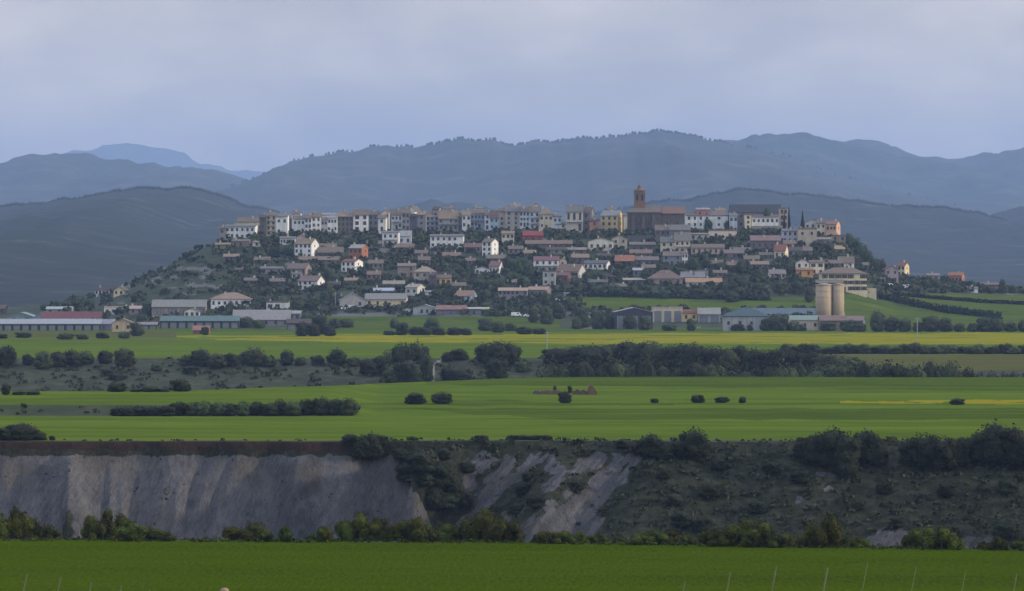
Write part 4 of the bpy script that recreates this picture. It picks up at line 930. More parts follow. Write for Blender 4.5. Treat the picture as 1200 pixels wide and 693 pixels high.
H('beige gabled barn at the left foot of the hill', 131, 156, 379, 389, 5, 'g', (.46, .38, .24), (.30, .26, .19), 2, 1, chim=0, name='barn', cat='barn', nick='the beige gabled barn')
H('dark low lean-to with a pale roof right of the beige barn', 156, 184, 381, 386, 2.5, 's', (.07, .07, .09), (.26, .22, .24), 0, 0, barn=3, chim=0, name='shed', cat='shed')
H('long farm building with a crimson roof and cream wall', 48, 118, 374, 379.5, 8, 'e', (.66, .60, .42), rX, 7, 1, D=16, chim=0, name='farm_building', cat='farm building', behind=20, nick='the crimson-roofed farm building')
H('long blue-grey sheet-roofed shed along the left farm', -6, 118, 380, 387.5, 5, 's', (.035, .045, .08), (.33, .37, .43), 0, 0, D=14, barn=12, chim=0, name='shed', cat='shed', nick='the long blue-grey shed')
H('violet-grey roofed shed at the right end of the left farm', 112, 133, 380, 387, 5, 'e', (.16, .16, .24), (.27, .27, .36), 0, 0, D=12, barn=2, chim=0, name='shed', cat='shed')
H('greenish-grey gabled shed behind the long blue-grey shed', 8, 40, 372, 378, 5.5, 'g', (.20, .27, .25), (.24, .33, .31), 2, 1, D=16, chim=0, behind=34, name='shed', cat='shed')
H('pale blue gabled shed left of the crimson roof', 38, 58, 373, 379, 6, 'g', (.27, .33, .36), (.32, .37, .42), 1, 1, D=16, chim=0, behind=30, name='shed', cat='shed')
H('low pale green shed above the crimson-roofed farm building', 54, 84, 362.5, 368, 2.5, 'e', (.27, .30, .27), (.36, .44, .40), 3, 1, chim=0, name='shed', cat='shed')
H('dark brown house at the left edge of the photo', -10, 6, 362, 369, 4, 'e', (.12, .08, .07), (.16, .10, .08), 2, 1)
H('grey round-roofed warehouse with a big gable beside the road', 398, 430, 352, 361, 8.5, 'g', (.36, .35, .33), (.33, .32, .32), 2, 1, D=18, chim=0, name='warehouse', cat='warehouse', nick='the grey roadside warehouse')
H('long grey-roofed building with cream walls beside the warehouse', 428, 476, 351, 360, 6.5, 'e', (.66, .54, .36), (.25, .25, .24), 5, 1, D=16, chim=0, door=False, name='warehouse', cat='warehouse', nick='the long cream-walled building')
H('house with a blue-white roof above the long cream-walled building', 438, 462, 341, 346, 3, 'e', (.16, .18, .26), (.38, .44, .58), 3, 1, D=7)
H('low tan-roofed houses line above the blue-white roof', 449, 474, 333, 338, 3.5, 'e', (.22, .19, .17), (.34, .28, .23), 4, 1, D=8)
H('white and cream house with a sunlit end on the lower slope', 475, 498, 337, 346.5, 3.5, 'e', (.55, .54, .48), (.36, .34, .28), 2, 1, side=9, nick='the sunlit lower-slope house')
H('small low white shed right of the sunlit lower-slope house', 498, 510, 342.5, 346, 1.5, 'e', W, rP, 1, 1, D=5, chim=0)
H('white house with an orange-brown roof in the trees', 533, 559, 347, 353, 6, 'e', (.46, .52, .62), (.34, .20, .14), 3, 1, side=7, nick='the orange-brown-roofed house in the trees')
H('small white roadside kiosk building', 472, 481, 363.5, 368.5, 1.5, 'g', W, rP, 1, 1, D=6, chim=0, nick='the white roadside kiosk')
H('white-grey workshop with two dark openings beside the road', 484, 511, 361.5, 369, 4, 'g', (.42, .45, .44), rP, 4, 1, D=12, chim=0, door=False, name='workshop', cat='workshop', nick='the white-grey workshop')
H('warehouse with a brick-red roof beside the road', 511, 546, 363, 369, 4.5, 'e', (.17, .13, .16), (.30, .14, .12), 0, 0, barn=4, D=12, chim=0, name='warehouse', cat='warehouse', nick='the brick-red-roofed warehouse')
H('dark shed with a white roof line right of the brick-red roof', 546, 565, 362.5, 369, 1.5, 's', (.06, .055, .085), (.45, .45, .46), 0, 0, barn=2, D=9, chim=0, name='shed', cat='shed')
H('tiny yellow-green roadside hut', 565, 573, 362.5, 368, 1.8, 'e', (.46, .50, .22), (.42, .46, .22), 1, 1, D=5, chim=0, name='hut', cat='hut')
H('long two-winged house with tan roofs and an arcade', 584, 618, 341, 351.5, 3.2, 'e', (.24, .22, .25), (.44, .31, .22), 7, 2, nick='the long arcaded house')
H('right wing of the arcaded house with a bright cream end', 617, 647, 340, 350, 3.5, 'e', (.20, .18, .19), (.40, .28, .20), 5, 1, side=7)
H('long low white wall building on the centre slope', 661, 688, 344.5, 347.5, 1.5, 'e', W, rG, 4, 1, D=5, chim=0)
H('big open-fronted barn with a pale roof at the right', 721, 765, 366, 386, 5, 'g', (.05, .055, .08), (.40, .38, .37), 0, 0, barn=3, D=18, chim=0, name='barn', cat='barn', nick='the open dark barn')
H('cream industrial building with dark blue doors', 765, 800, 361.5, 378, 2, 'f', (.54, .47, .35), (.48, .43, .35), 0, 0, barn=3, D=14, chim=0, name='workshop', cat='workshop', nick='the cream industrial building')
H('small yellow building with a red roof between two workshops', 800, 817, 367, 377, 3.5, 'e', (.66, .50, .22), rR, 2, 1, chim=0, name='workshop', cat='workshop')
H('grey-green roofed garage with wide dark doors', 818, 844, 368.5, 378, 7, 'e', (.30, .30, .33), (.28, .30, .26), 0, 0, barn=2, D=14, chim=0, name='garage', cat='garage', nick='the grey-green-roofed garage')
H('long blue-teal roofed hall behind the teal warehouse', 873, 955, 369, 378, 7, 'e', (.45, .43, .40), (.10, .17, .22), 0, 0, barn=5, D=18, behind=26, chim=0, name='hall', cat='hall')
H('large warehouse with a dark teal roof and grey-white walls', 847, 901, 371, 388, 9.5, 'h', (.34, .35, .38), (.06, .12, .15), 4, 1, D=20, chim=0, name='warehouse', cat='warehouse', nick='the teal-roofed warehouse')
H('cream end building right of the teal-roofed warehouse', 887, 906, 375, 387, 2, 'f', (.50, .44, .36), rG, 2, 1, D=10, chim=0)
H('greenish-roofed shed with a cream wall below the silos', 926, 961, 375.5, 387.5, 5, 'e', (.60, .52, .40), (.22, .32, .28), 3, 1, D=14, chim=0, name='shed', cat='shed')
H('mauve-roofed long shed at the foot of the silos', 934, 990, 371, 379, 4, 'e', (.20, .16, .18), (.30, .22, .26), 0, 0, barn=4, D=12, behind=30, chim=0, name='shed', cat='shed')
H('brown-roofed farm sheds right below the silos', 961, 992, 376, 388, 5.5, 'e', (.20, .16, .14), (.24, .15, .12), 3, 1, D=12, chim=0, name='shed', cat='shed', nick='the brown shed below the silos')
H('brown-roofed shed with a white gable edge right of the silos', 992, 1016, 376, 387, 5, 'e', (.14, .13, .16), (.26, .17, .16), 2, 1, D=10, side=5, chim=0, name='shed', cat='shed', nick='the shed right of the silos')
# --- silos
def silo(px, r_px, yt, label):
    Y = ray(972, 376, 1900, 2560)+4; k = Y/F; x = (px-600)*k; zb = CZ-(376-HY)*k; r = r_px*k; h = (376-yt)*k
    root = empty('silo', (x, Y, zb)); b = MB(); b.cyl(0, 0, -3, h, r, r, 40); me = b.mesh('silo_wall', M_silo)
    for p in me.polygons:
        if len(p.vertices) == 4: p.use_smooth = True
    obj('silo_wall', me, root)
    b = MB()
    for q in range(5): b.cyl(0, 0, h*(.15+.17*q), h*(.15+.17*q)+.22, r+.06, r+.06, 40)
    b.build('hoop', M_conc, root)
    b = MB(); b.cyl(0, 0, h+.003, h+.5, r+.2, r+.2, 40); b.cyl(0, 0, h+.503, h+1.2, r*.8, r*.3, 24); b.build('cap', M_conc, root)
    tag(root, label, 'silo', 'grain silos'); return root, k, h, r
M_silo = mottle('silo_concrete', [(.3, (.27, .21, .145)), (.7, (.44, .34, .22))], .5, stretch=(1, 1, .15))
sl = silo(965.5, 9.7, 334.5, 'left and wider one of the two tall tan grain silos with a roof gallery'); silo(982.3, 6.9, 334, 'right and narrower one of the two tall tan grain silos')
b = MB(); b.box(-sl[3], sl[3]+13.5*sl[1], -1.6, 1.6, sl[2]+1.21, sl[2]+2.4); b.box(-sl[3]-.2, sl[3]+13.5*sl[1]+.2, -1.8, 1.8, sl[2]+2.403, sl[2]+2.6); b.build('gallery', M_conc, sl[0])
NB.append(('the silos', 956, 990, 331, 376))
# --- ruin in the field
def ruin():
    Y = ray(662, 462.5, 760, 1150); k = Y/F; x = (662-600)*k; zb = tz(x, Y)
    root = empty('ruined_wall', (x, Y, zb)); b = MB(); r = random.Random(3)
    n = 26; V = [(-38*k, 0)]
    prof = [(-38*k, -.3)]+[(( -38+i*1.4)*k, r.uniform(.55, 1.0)) for i in range(1, 24)]+[(-4*k, .3), (-4*k, -.3)]
    b.ext_y(prof, 0, 3.0); b.build('long_wall', M_ruin, root)
    b = MB(); prof = [(8*k, -.3), (28*k, -.3), (28*k, .9), (25*k, .6), (22*k, 1.0), (18*k, .7), (14*k, 1.1), (11*k, .6), (8*k, .9)]; b.ext_y(prof[::-1], .5, 2.5); b.build('low_wall', M_ruin, root)
    b = MB(); b.ext_y([(27*k, -.3), (27*k, 1.4), (30*k, 2.0), (33*k, 1.7), (37*k, .7), (38*k, -.3)], 0, 3.4); b.build('gable_stub', M_brick, root)
    tag(root, 'low crumbling brown wall ruin in the middle green field', 'ruin')
M_ruin = mottle('ruin_stone', [(.3, (.06, .045, .04)), (.7, (.15, .11, .09))], 1.5)
ruin()
plant('field_bush', 'tiny tree behind the left part of the ruined wall', 'tree', 'lone trees in the middle fields', 650, ray(650, 461, 760, 1150)+4, 451.5, 5)
plant('field_bush', 'tiny tree behind the middle of the ruined wall', 'tree', 'lone trees in the middle fields', 668, ray(668, 461, 760, 1150)+4, 451.5, 6)
# --- retaining walls of the town
for x0, x1, yt, yb, c, lab in ((880, 926, 265, 273, (.26, .25, .22), 'grey retaining wall under the slate-roofed building'), (989, 1027, 338, 345.5, (.52, .46, .34), 'cream retaining wall below the big cream apartment block'),
    (1018, 1038, 325, 330, (.22, .22, .20), 'grey garden wall left of the skyline houses'), (396, 447, 276, 280, (.17, .15, .16), 'grey retaining wall under the dark stone ridge house'),
    (735, 766, 276, 287, (.10, .10, .105), 'dark retaining wall under the left of the church'), (432, 466, 296, 300, (.16, .14, .15), 'brown terrace wall right of the orange-red house'),
    (600, 660, 294, 297, (.15, .14, .13), 'dark terrace wall below the very long stable'), (850, 905, 304, 307, (.20, .19, .18), 'grey terrace wall below the mauve-roofed shed'),
    (640, 692, 366, 368.5, (.20, .19, .18), 'low grey field wall beside the road bend'), (520, 556, 329, 331, (.22, .22, .21), 'pale terrace wall right of the yellow house')):
    Y = ray((x0+x1)/2, yb, 1900, 2560); k = Y/F; z = CZ-(yb-HY)*k; b = MB(); h = (yb-yt)*k; n = 8
    prof = [(-(x1-x0)/2*k, -3), ((x1-x0)/2*k, -3)]+[((x1-x0)*k*(.5-i/n), h+R.uniform(-.2, .2)) for i in range(n+1)]
    b.ext_y(prof, 0, .6); o = b.build('retaining_wall', wall_mat(c)); o.location = (((x0+x1)/2-600)*k, Y, z); tag(o, lab, 'wall', 'retaining walls of the town')
FILL = []
for i, (x0, x1, ye, yb, rh) in enumerate(((430, 447, 286, 292, 3.5), (486, 501, 297, 303, 3.5), (519, 540, 300, 306, 4), (596, 613, 292, 298, 3.5), (670, 690, 302, 308, 4), (700, 716, 300, 305, 3), (752, 768, 314, 319.5, 3.5), (828, 848, 309, 314.5, 3.5), (851, 868, 311, 317, 4), (872, 890, 304, 310, 4),
    (880, 901, 310, 315, 3.5), (925, 940, 294, 301, 4), (890, 906, 299, 304, 3), (1003, 1018, 311, 316, 3), (430, 446, 322, 328, 4), (432, 449, 309, 315, 4), (404, 420, 329, 334, 3), (384, 398, 333, 338, 3), (316, 334, 330, 335, 3.5), (286, 302, 329, 334, 3), (545, 557, 306, 311, 3), (530, 546, 335, 340, 3.5),
    (600, 614, 331, 336, 3), (706, 722, 324, 329, 3.5), (716, 734, 336, 341, 3), (836, 852, 320, 325, 3), (374, 394, 290, 295, 4), (490, 504, 305, 311, 4), (614, 628, 297, 303, 3.5), (640, 664, 293, 298, 3), (860, 880, 294, 299, 3.5), (940, 952, 294, 300, 4), (918, 932, 286, 292, 4), (298, 316, 305, 310, 3.5), (262, 280, 301, 306, 3))):
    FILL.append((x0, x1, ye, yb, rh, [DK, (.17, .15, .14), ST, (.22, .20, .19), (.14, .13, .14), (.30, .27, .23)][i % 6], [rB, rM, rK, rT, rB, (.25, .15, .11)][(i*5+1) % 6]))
def place_near(px, py):
    return min(((math.hypot(max(x0-px, 0, px-x1), 1.6*max(0, py-yb, yt-py)), n, 'left of' if px < x0 else ('right of' if px > x1 else ('above' if py < yt+3 else 'below'))) for n, x0, x1, yt, yb in NB))
seenF = {}
for f in FILL:
    _, n, wd = place_near((f[0]+f[1])/2, f[3]); seenF.setdefault((wd, n), []).append(f)
for (wd, n), fs in seenF.items():
    fs.sort()
    for i, (x0, x1, ye, yb, rh, wl, rf) in enumerate(fs):
        pre = '' if len(fs) == 1 else (['left ', 'middle ', 'right '][i] if len(fs) == 3 else ['left ', 'right '][i] if len(fs) == 2 else ORD[i]+' ')
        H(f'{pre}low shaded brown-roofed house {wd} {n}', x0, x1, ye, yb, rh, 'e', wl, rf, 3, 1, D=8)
for i, (x0, x1, ye, rh, rt) in enumerate(((342, 352, 251, 3, 'e'), (399, 409, 249.5, 2.5, 'e'), (447, 456, 249, 3, 'g'), (520, 532, 245, 2.5, 'e'), (556, 566, 244.5, 2.5, 'e'), (598, 610, 242, 2.5, 'e'), (624, 632, 241.5, 3, 'g'), (712, 722, 246, 3, 'e'), (838, 850, 247, 2.5, 'e'))):
    H(f'{ORD[i]} small rooftop storey from left peeping over the ridge row roofs', x0, x1, ye, 258, rh, rt, [W, GR, CR, WB][i % 4], [rB, rG, rT][i % 3], 2, 1, behind=18, group='rooftop storeys behind the ridge row', chim=1)
# ------------------------------------------------------------------ trees of the town hill
def place_word(px, py):
    best = None
    for nick, x0, x1, yt, yb in NB:
        dx = 0 if x0 <= px <= x1 else min(abs(px-x0), abs(px-x1)); dy = max(0, py-yb, yt-py)
        d = math.hypot(dx, dy*1.6)
        if best is None or d < best[0]: best = (d, nick, x0, x1, yt, yb)
    _, nick, x0, x1, yt, yb = best
    if px < x0: s = 'left of'
    elif px > x1: s = 'right of'
    else: s = 'above' if py < yt+3 else ('in front of' if py < yb+3 else 'below')
    return f'{s} {nick}'
used = {}
def town_tree(px, yt, w, yb, kind='oak', what=None, Y=None):
    size = 'small' if w < 8 else ('large' if w > 17 else 'mid-sized'); nm = {'oak': 'dark round tree', 'oak2': 'green round tree', 'poplar': 'slim upright tree', 'conifer': 'dark pointed conifer'}[kind]
    if kind == 'oak' and yb < 392: kind = 'oak2'
    pend.append((px, yt, w, yb, kind, what or f'{size} {nm}', place_word(px, yb), Y))
pend = []
for px, yt, w, yb, kd in ((940.5, 248, 7, 263, 'conifer'), (924.5, 243, 5, 263, 'conifer'), (899, 241, 9, 264, 'oak'), (919, 246, 4, 264, 'conifer'), (748, 251, 8, 266, 'oak'), (830, 255, 12, 266, 'oak'), (852, 257, 7, 267, 'oak'), (843, 259, 7, 267, 'oak'),
    (957, 281, 18, 293, 'oak'), (972, 283, 14, 298, 'oak'), (995, 272, 14, 292, 'oak2'), (1004, 277, 14, 300, 'oak2'), (1010, 284, 14, 305, 'oak2'), (1018, 292, 14, 314, 'oak2'), (1026, 302, 12, 320, 'oak2'), (1034, 302, 9, 322, 'oak2'), (990, 284, 12, 298, 'oak2'), (1003, 298, 16, 314, 'oak2'),
    (985, 296, 12, 306, 'oak'), (322, 272, 13, 284, 'oak'), (330, 270, 10, 281, 'oak'), (310, 276, 12, 290, 'oak'), (338, 286, 14, 300, 'oak'), (322, 288, 14, 302, 'oak'), (306, 292, 14, 306, 'oak'), (290, 296, 14, 308, 'oak2'), (366, 328, 14, 339, 'oak2'),
    (384, 312, 12, 326, 'oak2'), (392, 320, 14, 332, 'oak2'), (437, 278, 14, 292, 'oak'), (425, 276, 12, 288, 'oak'), (410, 276, 10, 286, 'oak'), (493, 270, 12, 286, 'oak2'), (497, 284, 14, 300, 'oak2'), (552, 265, 12, 276, 'oak2'), (563, 268, 12, 278, 'oak2'), (575, 271, 8, 280, 'oak'), (606, 268, 12, 280, 'oak'), (640, 266, 10, 276, 'oak'),
    (606, 302, 16, 320, 'oak'), (618, 306, 16, 324, 'oak'), (600, 316, 18, 332, 'oak'), (614, 322, 18, 338, 'oak2'), (596, 300, 12, 314, 'oak'), (545, 318, 14, 330, 'oak2'), (560, 325, 16, 338, 'oak2'), (575, 326, 18, 340, 'oak2'), (590, 330, 14, 344, 'oak2'), (525, 338, 16, 352, 'oak2'), (512, 337, 16, 350, 'oak2'), (569, 338, 16, 352, 'oak2'),
    (690, 318, 14, 332, 'oak2'), (704, 318, 14, 332, 'oak2'), (722, 314, 12, 328, 'oak2'), (700, 334, 16, 346, 'oak2'), (720, 332, 18, 346, 'oak2'), (742, 334, 14, 346, 'oak2'), (757, 312, 12, 330, 'oak'), (812, 300, 16, 316, 'oak'), (828, 300, 14, 314, 'oak'), (846, 306, 18, 320, 'oak2'), (868, 304, 16, 320, 'oak2'), (868, 322, 18, 336, 'oak2'), (888, 314, 18, 330, 'oak2'), (890, 330, 18, 344, 'oak2'),
    (915, 328, 18, 344, 'oak'), (935, 328, 16, 344, 'oak2'), (925, 308, 14, 322, 'oak'), (948, 334, 12, 354, 'oak2'), (858, 340, 18, 354, 'oak2'), (824, 338, 16, 348, 'oak2'), (800, 338, 16, 348, 'oak2'), (778, 338, 16, 350, 'oak2'), (640, 342, 14, 358, 'oak2'), (655, 352, 18, 374, 'oak'), (640, 356, 18, 380, 'oak'), (625, 360, 14, 378, 'oak2'), (670, 352, 14, 364, 'oak'),
    (685, 363, 16, 384, 'oak'), (700, 361, 18, 386, 'oak'), (714, 366, 14, 386, 'oak'), (676, 372, 14, 386, 'oak'), (738, 366, 22, 386, 'oak'), (756, 370, 18, 387, 'oak2'), (744, 356, 8, 364, 'oak'), (810, 372, 12, 388, 'oak2'), (784, 378, 20, 388, 'oak'), (912, 366, 26, 388, 'oak2'), (898, 372, 16, 388, 'oak2'), (930, 376, 20, 388, 'oak'), (940, 379, 12, 388, 'oak'), (864, 379, 20, 388, 'oak'), (879, 380, 8, 388, 'oak'),
    (970, 376, 22, 388, 'oak'), (995, 374, 24, 389, 'oak'), (1008, 378, 16, 389, 'oak'), (1028, 363, 20, 389, 'oak'), (1044, 370, 20, 389, 'oak'), (1060, 372, 18, 389, 'oak'), (1076, 376, 14, 389, 'oak'), (1092, 369, 24, 389, 'oak'), (1108, 371, 20, 389, 'oak'), (1124, 378, 16, 389, 'oak'), (1140, 378, 16, 389, 'oak'), (1154, 370, 24, 389, 'oak'), (1168, 371, 22, 389, 'oak'), (1184, 376, 18, 389, 'oak'), (1200, 374, 18, 389, 'oak'),
    (1107, 321, 12, 336, 'oak'), (1098, 326, 14, 340, 'oak'), (1085, 327, 14, 340, 'oak'), (1120, 330, 14, 343, 'oak'), (1137, 328, 16, 341, 'oak'), (1160, 334, 14, 344, 'oak'), (1174, 326, 9, 344, 'oak'), (1186, 333, 12, 344, 'oak'), (1198, 337, 10, 344, 'oak'), (1070, 326, 12, 336, 'oak'), (1150, 332, 12, 343, 'oak'),
    (288, 370, 22, 384, 'oak'), (303, 374, 16, 385, 'oak'), (270, 352, 12, 366, 'oak2'), (298, 352, 14, 366, 'oak2'), (306, 346, 16, 356, 'oak2'), (350, 350, 18, 364, 'oak2'), (368, 346, 16, 360, 'oak2'), (380, 340, 14, 356, 'oak2'), (360, 364, 20, 382, 'oak2'), (376, 368, 22, 392, 'oak'), (392, 372, 18, 385, 'oak2'), (406, 373, 20, 384, 'oak2'),
    (354, 376, 18, 394, 'oak'), (368, 378, 18, 394, 'oak'), (386, 380, 18, 394, 'oak'), (462, 372, 12, 385, 'oak'), (471, 377, 18, 393, 'oak'), (486, 382, 18, 393, 'oak'), (506, 370, 20, 388, 'oak'), (498, 383, 18, 393, 'oak'), (514, 383, 20, 393, 'oak'), (532, 383, 20, 393, 'oak'), (546, 384, 16, 393, 'oak'), (456, 387, 16, 393, 'oak'), (570, 372, 22, 388, 'oak2'), (584, 376, 18, 390, 'oak2'), (614, 382, 22, 392, 'oak'), (598, 378, 16, 388, 'oak2'), (632, 384, 18, 392, 'oak'),
    (172, 352, 14, 372, 'oak'), (166, 366, 14, 382, 'oak'), (160, 376, 18, 394, 'oak2'), (92, 346, 20, 364, 'oak'), (105, 348, 12, 362, 'oak'), (66, 352, 8, 362, 'oak'), (78, 352, 14, 364, 'oak2'), (52, 356, 12, 364, 'oak'), (28, 389, 22, 396, 'oak'), (77, 390, 22, 398, 'oak2'), (96, 391, 16, 398, 'oak2'), (120, 389, 18, 397, 'oak'), (145, 388, 16, 397, 'oak2'), (208, 354, 10, 366, 'oak2'), (158, 344, 12, 354, 'oak'), (116, 362, 8, 372, 'oak'), (240, 382, 10, 393, 'oak2'), (2, 391, 16, 397, 'oak')):
    town_tree(px, yt, w, yb, kd)
seen = {}
for t in pend:
    key = (t[5], t[6]); seen.setdefault(key, []).append(t)
for (what, where), ts in seen.items():
    ts.sort(key=lambda t: t[0])
    for i, (px, yt, w, yb, kind, _, _, Yf) in enumerate(ts):
        lab = f'{what} {where}' if len(ts) == 1 else (f'{["left", "right"][i]} {what} of two {where}' if len(ts) == 2 else f'{ORD[i]} {what} from left {where}')
        Y = ray(px, yb, 1300 if yb > 386 else 1900, 2560)
        plant('conifer' if kind == 'conifer' else 'tree', lab, 'conifer' if kind == 'conifer' else 'tree', 'trees on and below the town hill', px, Y, yt, w, kind)
print('TREES', CNT)
# hedgerows between the fields on the right
def hedgerow(pts, w, label, seed):
    r = random.Random(seed); V = []; Fc = []
    xs = np.linspace(pts[0][0], pts[-1][0], int(abs(pts[-1][0]-pts[0][0])*2.2))
    for px in xs:
        yb = I(px, [a for a, _ in pts], [b for _, b in pts]); Y = ray(px, yb, 2000, 2560); x = (px-600)*Y/F; z = tz(x, Y); h = w*r.uniform(.6, 1.25)
        for _ in range(9):
            c = Vector((x+r.gauss(0, .6), Y+r.gauss(0, 1.2), z+h*r.random()))
            u = Vector((r.gauss(0, 1), r.gauss(0, 1), r.gauss(0, 1))).normalized()*.6; v = u.cross(Vector((r.gauss(0, 1), r.gauss(0, 1), r.gauss(0, 1)))).normalized()*.5
            k = len(V); V += [c-u, c+v, c+u, c-v]; Fc.append((k, k+1, k+2, k+3))
    o = obj('hedge', mesh('hedge', V, Fc, M_leaf)); tag(o, label, 'hedge', 'hedges between the fields on the right')
hedgerow([(1015, 347), (1048, 354), (1080, 361), (1110, 367), (1150, 371), (1172, 375)], 3.0, 'long dark hedge slanting down between the right-hand fields', 1)
hedgerow([(1050, 346.5), (1100, 351), (1150, 355), (1215, 358)], 1.5, 'thin dark hedge line nearer the top of the right-hand fields', 2)
hedgerow([(668, 347.5), (730, 347.5), (800, 350), (900, 352)], 1.8, 'hedge above the green field on the centre slope', 3)
# ------------------------------------------------------------------ cars
def car_mesh(van=False):
    b = MB(); h = 1.0 if not van else 1.3
    if van: prof = [(-2.3, .35), (2.2, .35), (2.3, .9), (2.0, 1.15), (1.3, 2.0), (-2.3, 2.0)]
    else: prof = [(-2.1, .35), (2.1, .35), (2.15, .8), (1.1, .95), (.5, 1.42), (-1.2, 1.45), (-1.9, .95), (-2.15, .9)]
    b.ext_y(prof[::-1], -.85, .85); return b.mesh('body', M_white), (lambda v: v)
M_white = flatm('white_paint', (.75, .75, .76), .35, .5); M_dkp = flatm('dark_paint', (.06, .06, .08), .35, .5); M_tyre = flatm('tyre', (.02, .02, .02))
bodyC = car_mesh()[0]; bodyV = car_mesh(True)[0]; bodyD = bodyC.copy(); bodyD.materials[0] = M_dkp
b = MB(); b.box(-1.0, .35, -.87, .87, 1.0, 1.32); GLC = b.mesh('windows', M_glass); b = MB(); b.box(.2, 1.2, -.87, .87, 1.25, 1.75); GLV = b.mesh('windows', M_glass)
b = MB(); V = [(.33*math.cos(i*.524), -.12, .33*math.sin(i*.524)) for i in range(12)]; V += [(x, .12, z) for x, _, z in V]; b.add(V, [(i, (i+1) % 12, 12+(i+1) % 12, 12+i) for i in range(12)]+[tuple(range(12)), tuple(range(12, 24))[::-1]]); WH = b.mesh('wheel', M_tyre)
for px, py, kind, lab in ((412.5, 363, 'v', 'white van parked in front of the grey roadside warehouse'), (403, 364, 'c', 'pale car parked left of the white van'), (605, 371.5, 'v', 'white van on the road near the tree clump'), (619, 372, 'c', 'pale car right of the white van on the road'),
    (1042, 337, 'v', 'white van below the grey-pink skyline house'), (1062, 338.5, 'v', 'white van right of the other below the skyline houses'), (904, 264.5, 'v', 'white van before the low white house by the slate roof'), (657, 355, 'v', 'white van beside the trees on the centre slope'),
    (693, 374, 'c', 'pale car among the dark trees left of the open barn'), (588, 370.5, 'd', 'dark car on the road left of the white van')):
    Y = ray(px, py, 1900, 2560); k = Y/F; x = (px-600)*k
    root = empty('parked_van' if kind == 'v' else 'parked_car', (x, Y, tz(x, Y)+.05), R.uniform(-.3, .3))
    obj('body', {'v': bodyV, 'c': bodyC, 'd': bodyD}[kind], root); obj('windows', GLV if kind == 'v' else GLC, root)
    for sx in (-1.35, 1.35):
        for sy in (-.8, .8): obj('wheel', WH, root, (sx, sy, .33))
    tag(root, lab, 'van' if kind == 'v' else 'car', 'vehicles around the town')
# ------------------------------------------------------------------ poles
for px, yb, yt, Y, lab in ((641, 0, 388, 1500, 'thin wooden utility pole before the yellow field'), (1075, 0, 372, 1500, 'tall thin utility pole at the right before the yellow field'), (393, 362, 342, None, 'pale lamp post left of the grey roadside warehouse')):
    Y = Y or ray(px, yb, 1900, 2560); x = (px-600)*Y/F; z = tz(x, Y); h = CZ-(yt-HY)*Y/F-z
    root = empty('utility_pole', (x, Y, z)); b = MB(); b.cyl(0, 0, -.5, h, .16, .1, 8); b.build('pole', M_pole if yb == 0 else M_metal, root) if False else b.build('pole', M_metal, root)
    b = MB(); b.box(-.9, .9, -.06, .06, h-.6, h-.45); b.build('crossarm', M_metal, root); tag(root, lab, 'pole')
# ------------------------------------------------------------------ fences of the near field
M_stake = flatm('weathered_stake', (.13, .155, .085)); M_wire = flatm('fence_wire', (.07, .085, .04), .6)
def fence(pts, tilt, label, cam=385.):
    Y = cam; k = Y/F; x0 = (pts[0][0]-600)*k; root = empty('wire_fence', (x0, Y, tz(x0, Y))); z0 = root.location.z; tops = []
    for px, yt, r in pts:
        x = (px-600)*k; zt = CZ-(yt-HY)*k; zg = tz(x, Y); b = MB(); a = (x-x0-tilt*(zt-zg), 0, zg-z0-.3); c = (x-x0, 0, zt-z0)
        b.tube(a, c, r, 7); b.build('post', M_stake, root); tops.append(c)
    for q, f in ((0, .1), (1, .75)):
        b = MB()
        for a, c in zip(tops, tops[1:]):
            b.tube((a[0]-tilt*f, -.09, a[2]-f), (c[0]-tilt*f, -.09, c[2]-f), .008, 4)
        b.build('wire', M_wire, root)
    tag(root, label, 'fence')
fence([(-8, 668, .05), (32, 672, .06), (71, 677, .06), (107, 683, .06), (142, 687, .06), (175, 691, .05)], .27, 'short fence of leaning pale stakes and wire at the bottom left corner')
fence([(803, 681, .05), (856, 671, .06), (910, 664, .06), (970, 666, .09), (1017, 660, .04), (1074, 664, .04), (1132, 668, .04), (1192, 672, .05), (1240, 676, .05)], .22, 'long fence of leaning pale stakes and wire at the bottom right')
v = ICO2[0]*np.array([.34, .3, .30])*(1+.18*vn(ICO2[0][:, 0]*3, ICO2[0][:, 2]*3+ICO2[0][:, 1]*2, 3))[:, None]
o = obj('boulder', mesh('boulder', v, ICO2[1], flatm('pinkish_stone', (.30, .20, .14)), smooth=True)); xb = (263-600)*388/F; o.location = (xb, 388, tz(xb, 388)+.12); tag(o, 'small pinkish stone lying in the grass near the bottom left', 'stone')
# ------------------------------------------------------------------ haze
b = MB(); b.box(-60000, 60000, -450, 38000, -60, 1060); hz = b.build('haze', None)
m = bpy.data.materials.new('haze_air'); m.use_nodes = True; t = m.node_tree; t.nodes.clear()
out = t.nodes.new('ShaderNodeOutputMaterial'); pv = t.nodes.new('ShaderNodeVolumePrincipled')
pv.inputs['Density'].default_value = 5.0e-5; pv.inputs['Color'].default_value = (.39, .57, .95, 1); pv.inputs['Anisotropy'].default_value = 0.
t.links.new(pv.outputs[0], out.inputs['Volume']); hz.data.materials.clear(); hz.data.materials.append(m)
tag(hz, 'blue evening haze filling the air over the plain and mountains', 'haze', kind='stuff')
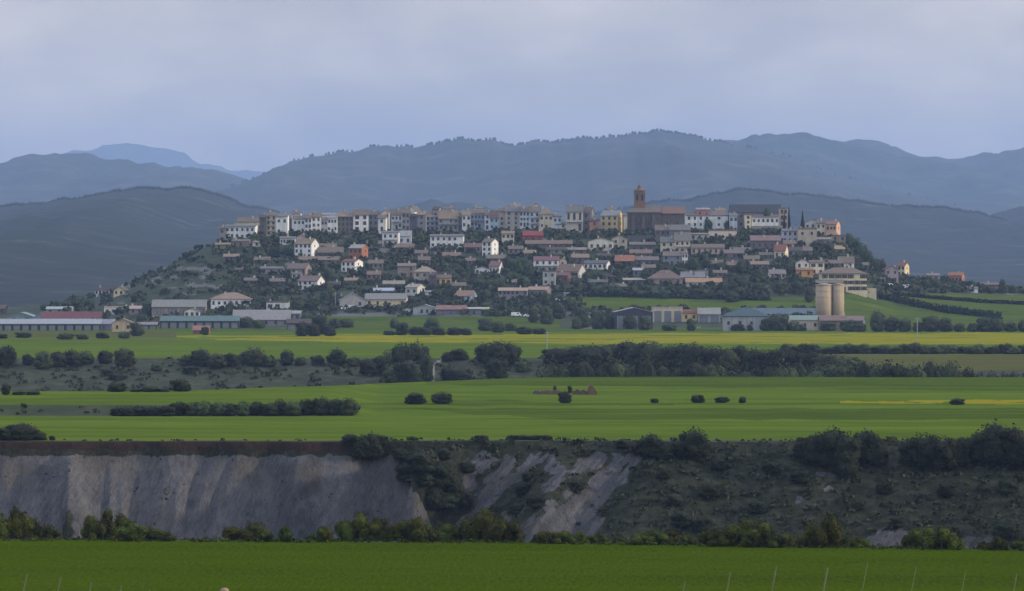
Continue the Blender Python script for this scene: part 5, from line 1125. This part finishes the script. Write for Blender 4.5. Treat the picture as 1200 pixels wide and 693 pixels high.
# ------------------------------------------------------------------ light, sky, camera
SUN_EL, SUN_AZ = math.radians(15), math.radians(97)   # azimuth from north (+Y) clockwise
L = bpy.data.lights.new('sun', 'SUN'); L.energy = 3.8; L.angle = math.radians(3); L.color = (1., .83, .60)
so = bpy.data.objects.new('sun', L); link(so)
d = Vector((math.sin(SUN_AZ)*math.cos(SUN_EL), math.cos(SUN_AZ)*math.cos(SUN_EL), math.sin(SUN_EL)))
so.rotation_euler = (-d).to_track_quat('-Z', 'Y').to_euler()
w = bpy.data.worlds.new('World'); sc.world = w; w.use_nodes = True; t = w.node_tree; bg = t.nodes['Background']
sky = nd(t, 'ShaderNodeTexSky', sky_type='NISHITA'); sky.sun_disc = False; sky.sun_elevation = SUN_EL; sky.sun_rotation = SUN_AZ
tc = nd(t, 'ShaderNodeTexCoord'); sep = nd(t, 'ShaderNodeSeparateXYZ'); t.links.new(tc.outputs['Generated'], sep.inputs[0])
def cl(scale, st, det=5):
    mp = nd(t, 'ShaderNodeMapping'); mp.inputs['Scale'].default_value = st; t.links.new(tc.outputs['Generated'], mp.inputs[0])
    n = nd(t, 'ShaderNodeTexNoise'); n.inputs['Scale'].default_value = scale; n.inputs['Detail'].default_value = det; n.inputs['Roughness'].default_value = .5; t.links.new(mp.outputs[0], n.inputs[0]); return n.outputs[0]
c1 = ramp(t, cl(16, (1, 1, 2.6), 6), [(.34, (10.0, 9.1, 8.2)), (.5, (12.2, 11.0, 9.7)), (.66, (15.0, 13.4, 11.4))])
c2 = ramp(t, cl(46, (1, 1, 2.), 6), [(.3, (.90, .90, .92)), (.7, (1.10, 1.10, 1.07))])
c = mixc(t, 1., c1, c2, 'MULTIPLY')
el = nd(t, 'ShaderNodeMapRange'); el.inputs['From Min'].default_value = .05; el.inputs['From Max'].default_value = .25; t.links.new(sep.outputs[2], el.inputs[0])
c = mixc(t, 1., c, mixc(t, el.outputs[0], (1., 1., 1.), (.64, .77, 1.04)), 'MULTIPLY')
mr = nd(t, 'ShaderNodeMapRange'); mr.inputs['From Min'].default_value = 0; mr.inputs['From Max'].default_value = 1; mr.inputs['To Min'].default_value = 1; mr.inputs['To Max'].default_value = 2.9
t.links.new(sep.outputs[2], mr.inputs[0])
vm = nd(t, 'ShaderNodeVectorMath', operation='SCALE'); t.links.new(c, vm.inputs[0]); t.links.new(mr.outputs[0], vm.inputs['Scale'])
mx = mixc(t, .9, sky.outputs[0], vm.outputs[0]); t.links.new(mx, bg.inputs[0]); bg.inputs[1].default_value = .065
cam = bpy.data.cameras.new('camera'); cam.lens = F*36/1200; cam.clip_start = 1; cam.clip_end = 60000
co = bpy.data.objects.new('camera', cam); link(co); co.location = (0, 0, CZ); co.rotation_euler = (math.pi/2-math.atan(32.5/F), 0, 0); sc.camera = co
vs = sc.view_settings; vs.view_transform = 'Standard'; vs.look = 'None'; vs.exposure = 0; vs.gamma = 1
sc.render.engine = 'CYCLES'; sc.cycles.use_denoising = True; sc.cycles.max_bounces = 4; sc.cycles.diffuse_bounces = 2; sc.cycles.glossy_bounces = 1; sc.cycles.volume_bounces = 0; sc.cycles.transparent_max_bounces = 4
sc.cycles.sample_clamp_indirect = 4

for o in list(bpy.data.objects):
    lb = o.get('label')
    if lb and not 4 <= len(lb.split()) <= 16: print('LABEL', len(lb.split()), lb)
_l = {}
for o in bpy.data.objects:
    if o.get('label') and not o.parent: _l.setdefault(o['label'], []).append(o.name)
for k_, v_ in _l.items():
    if len(v_) > 1: print('DUP', k_, v_)
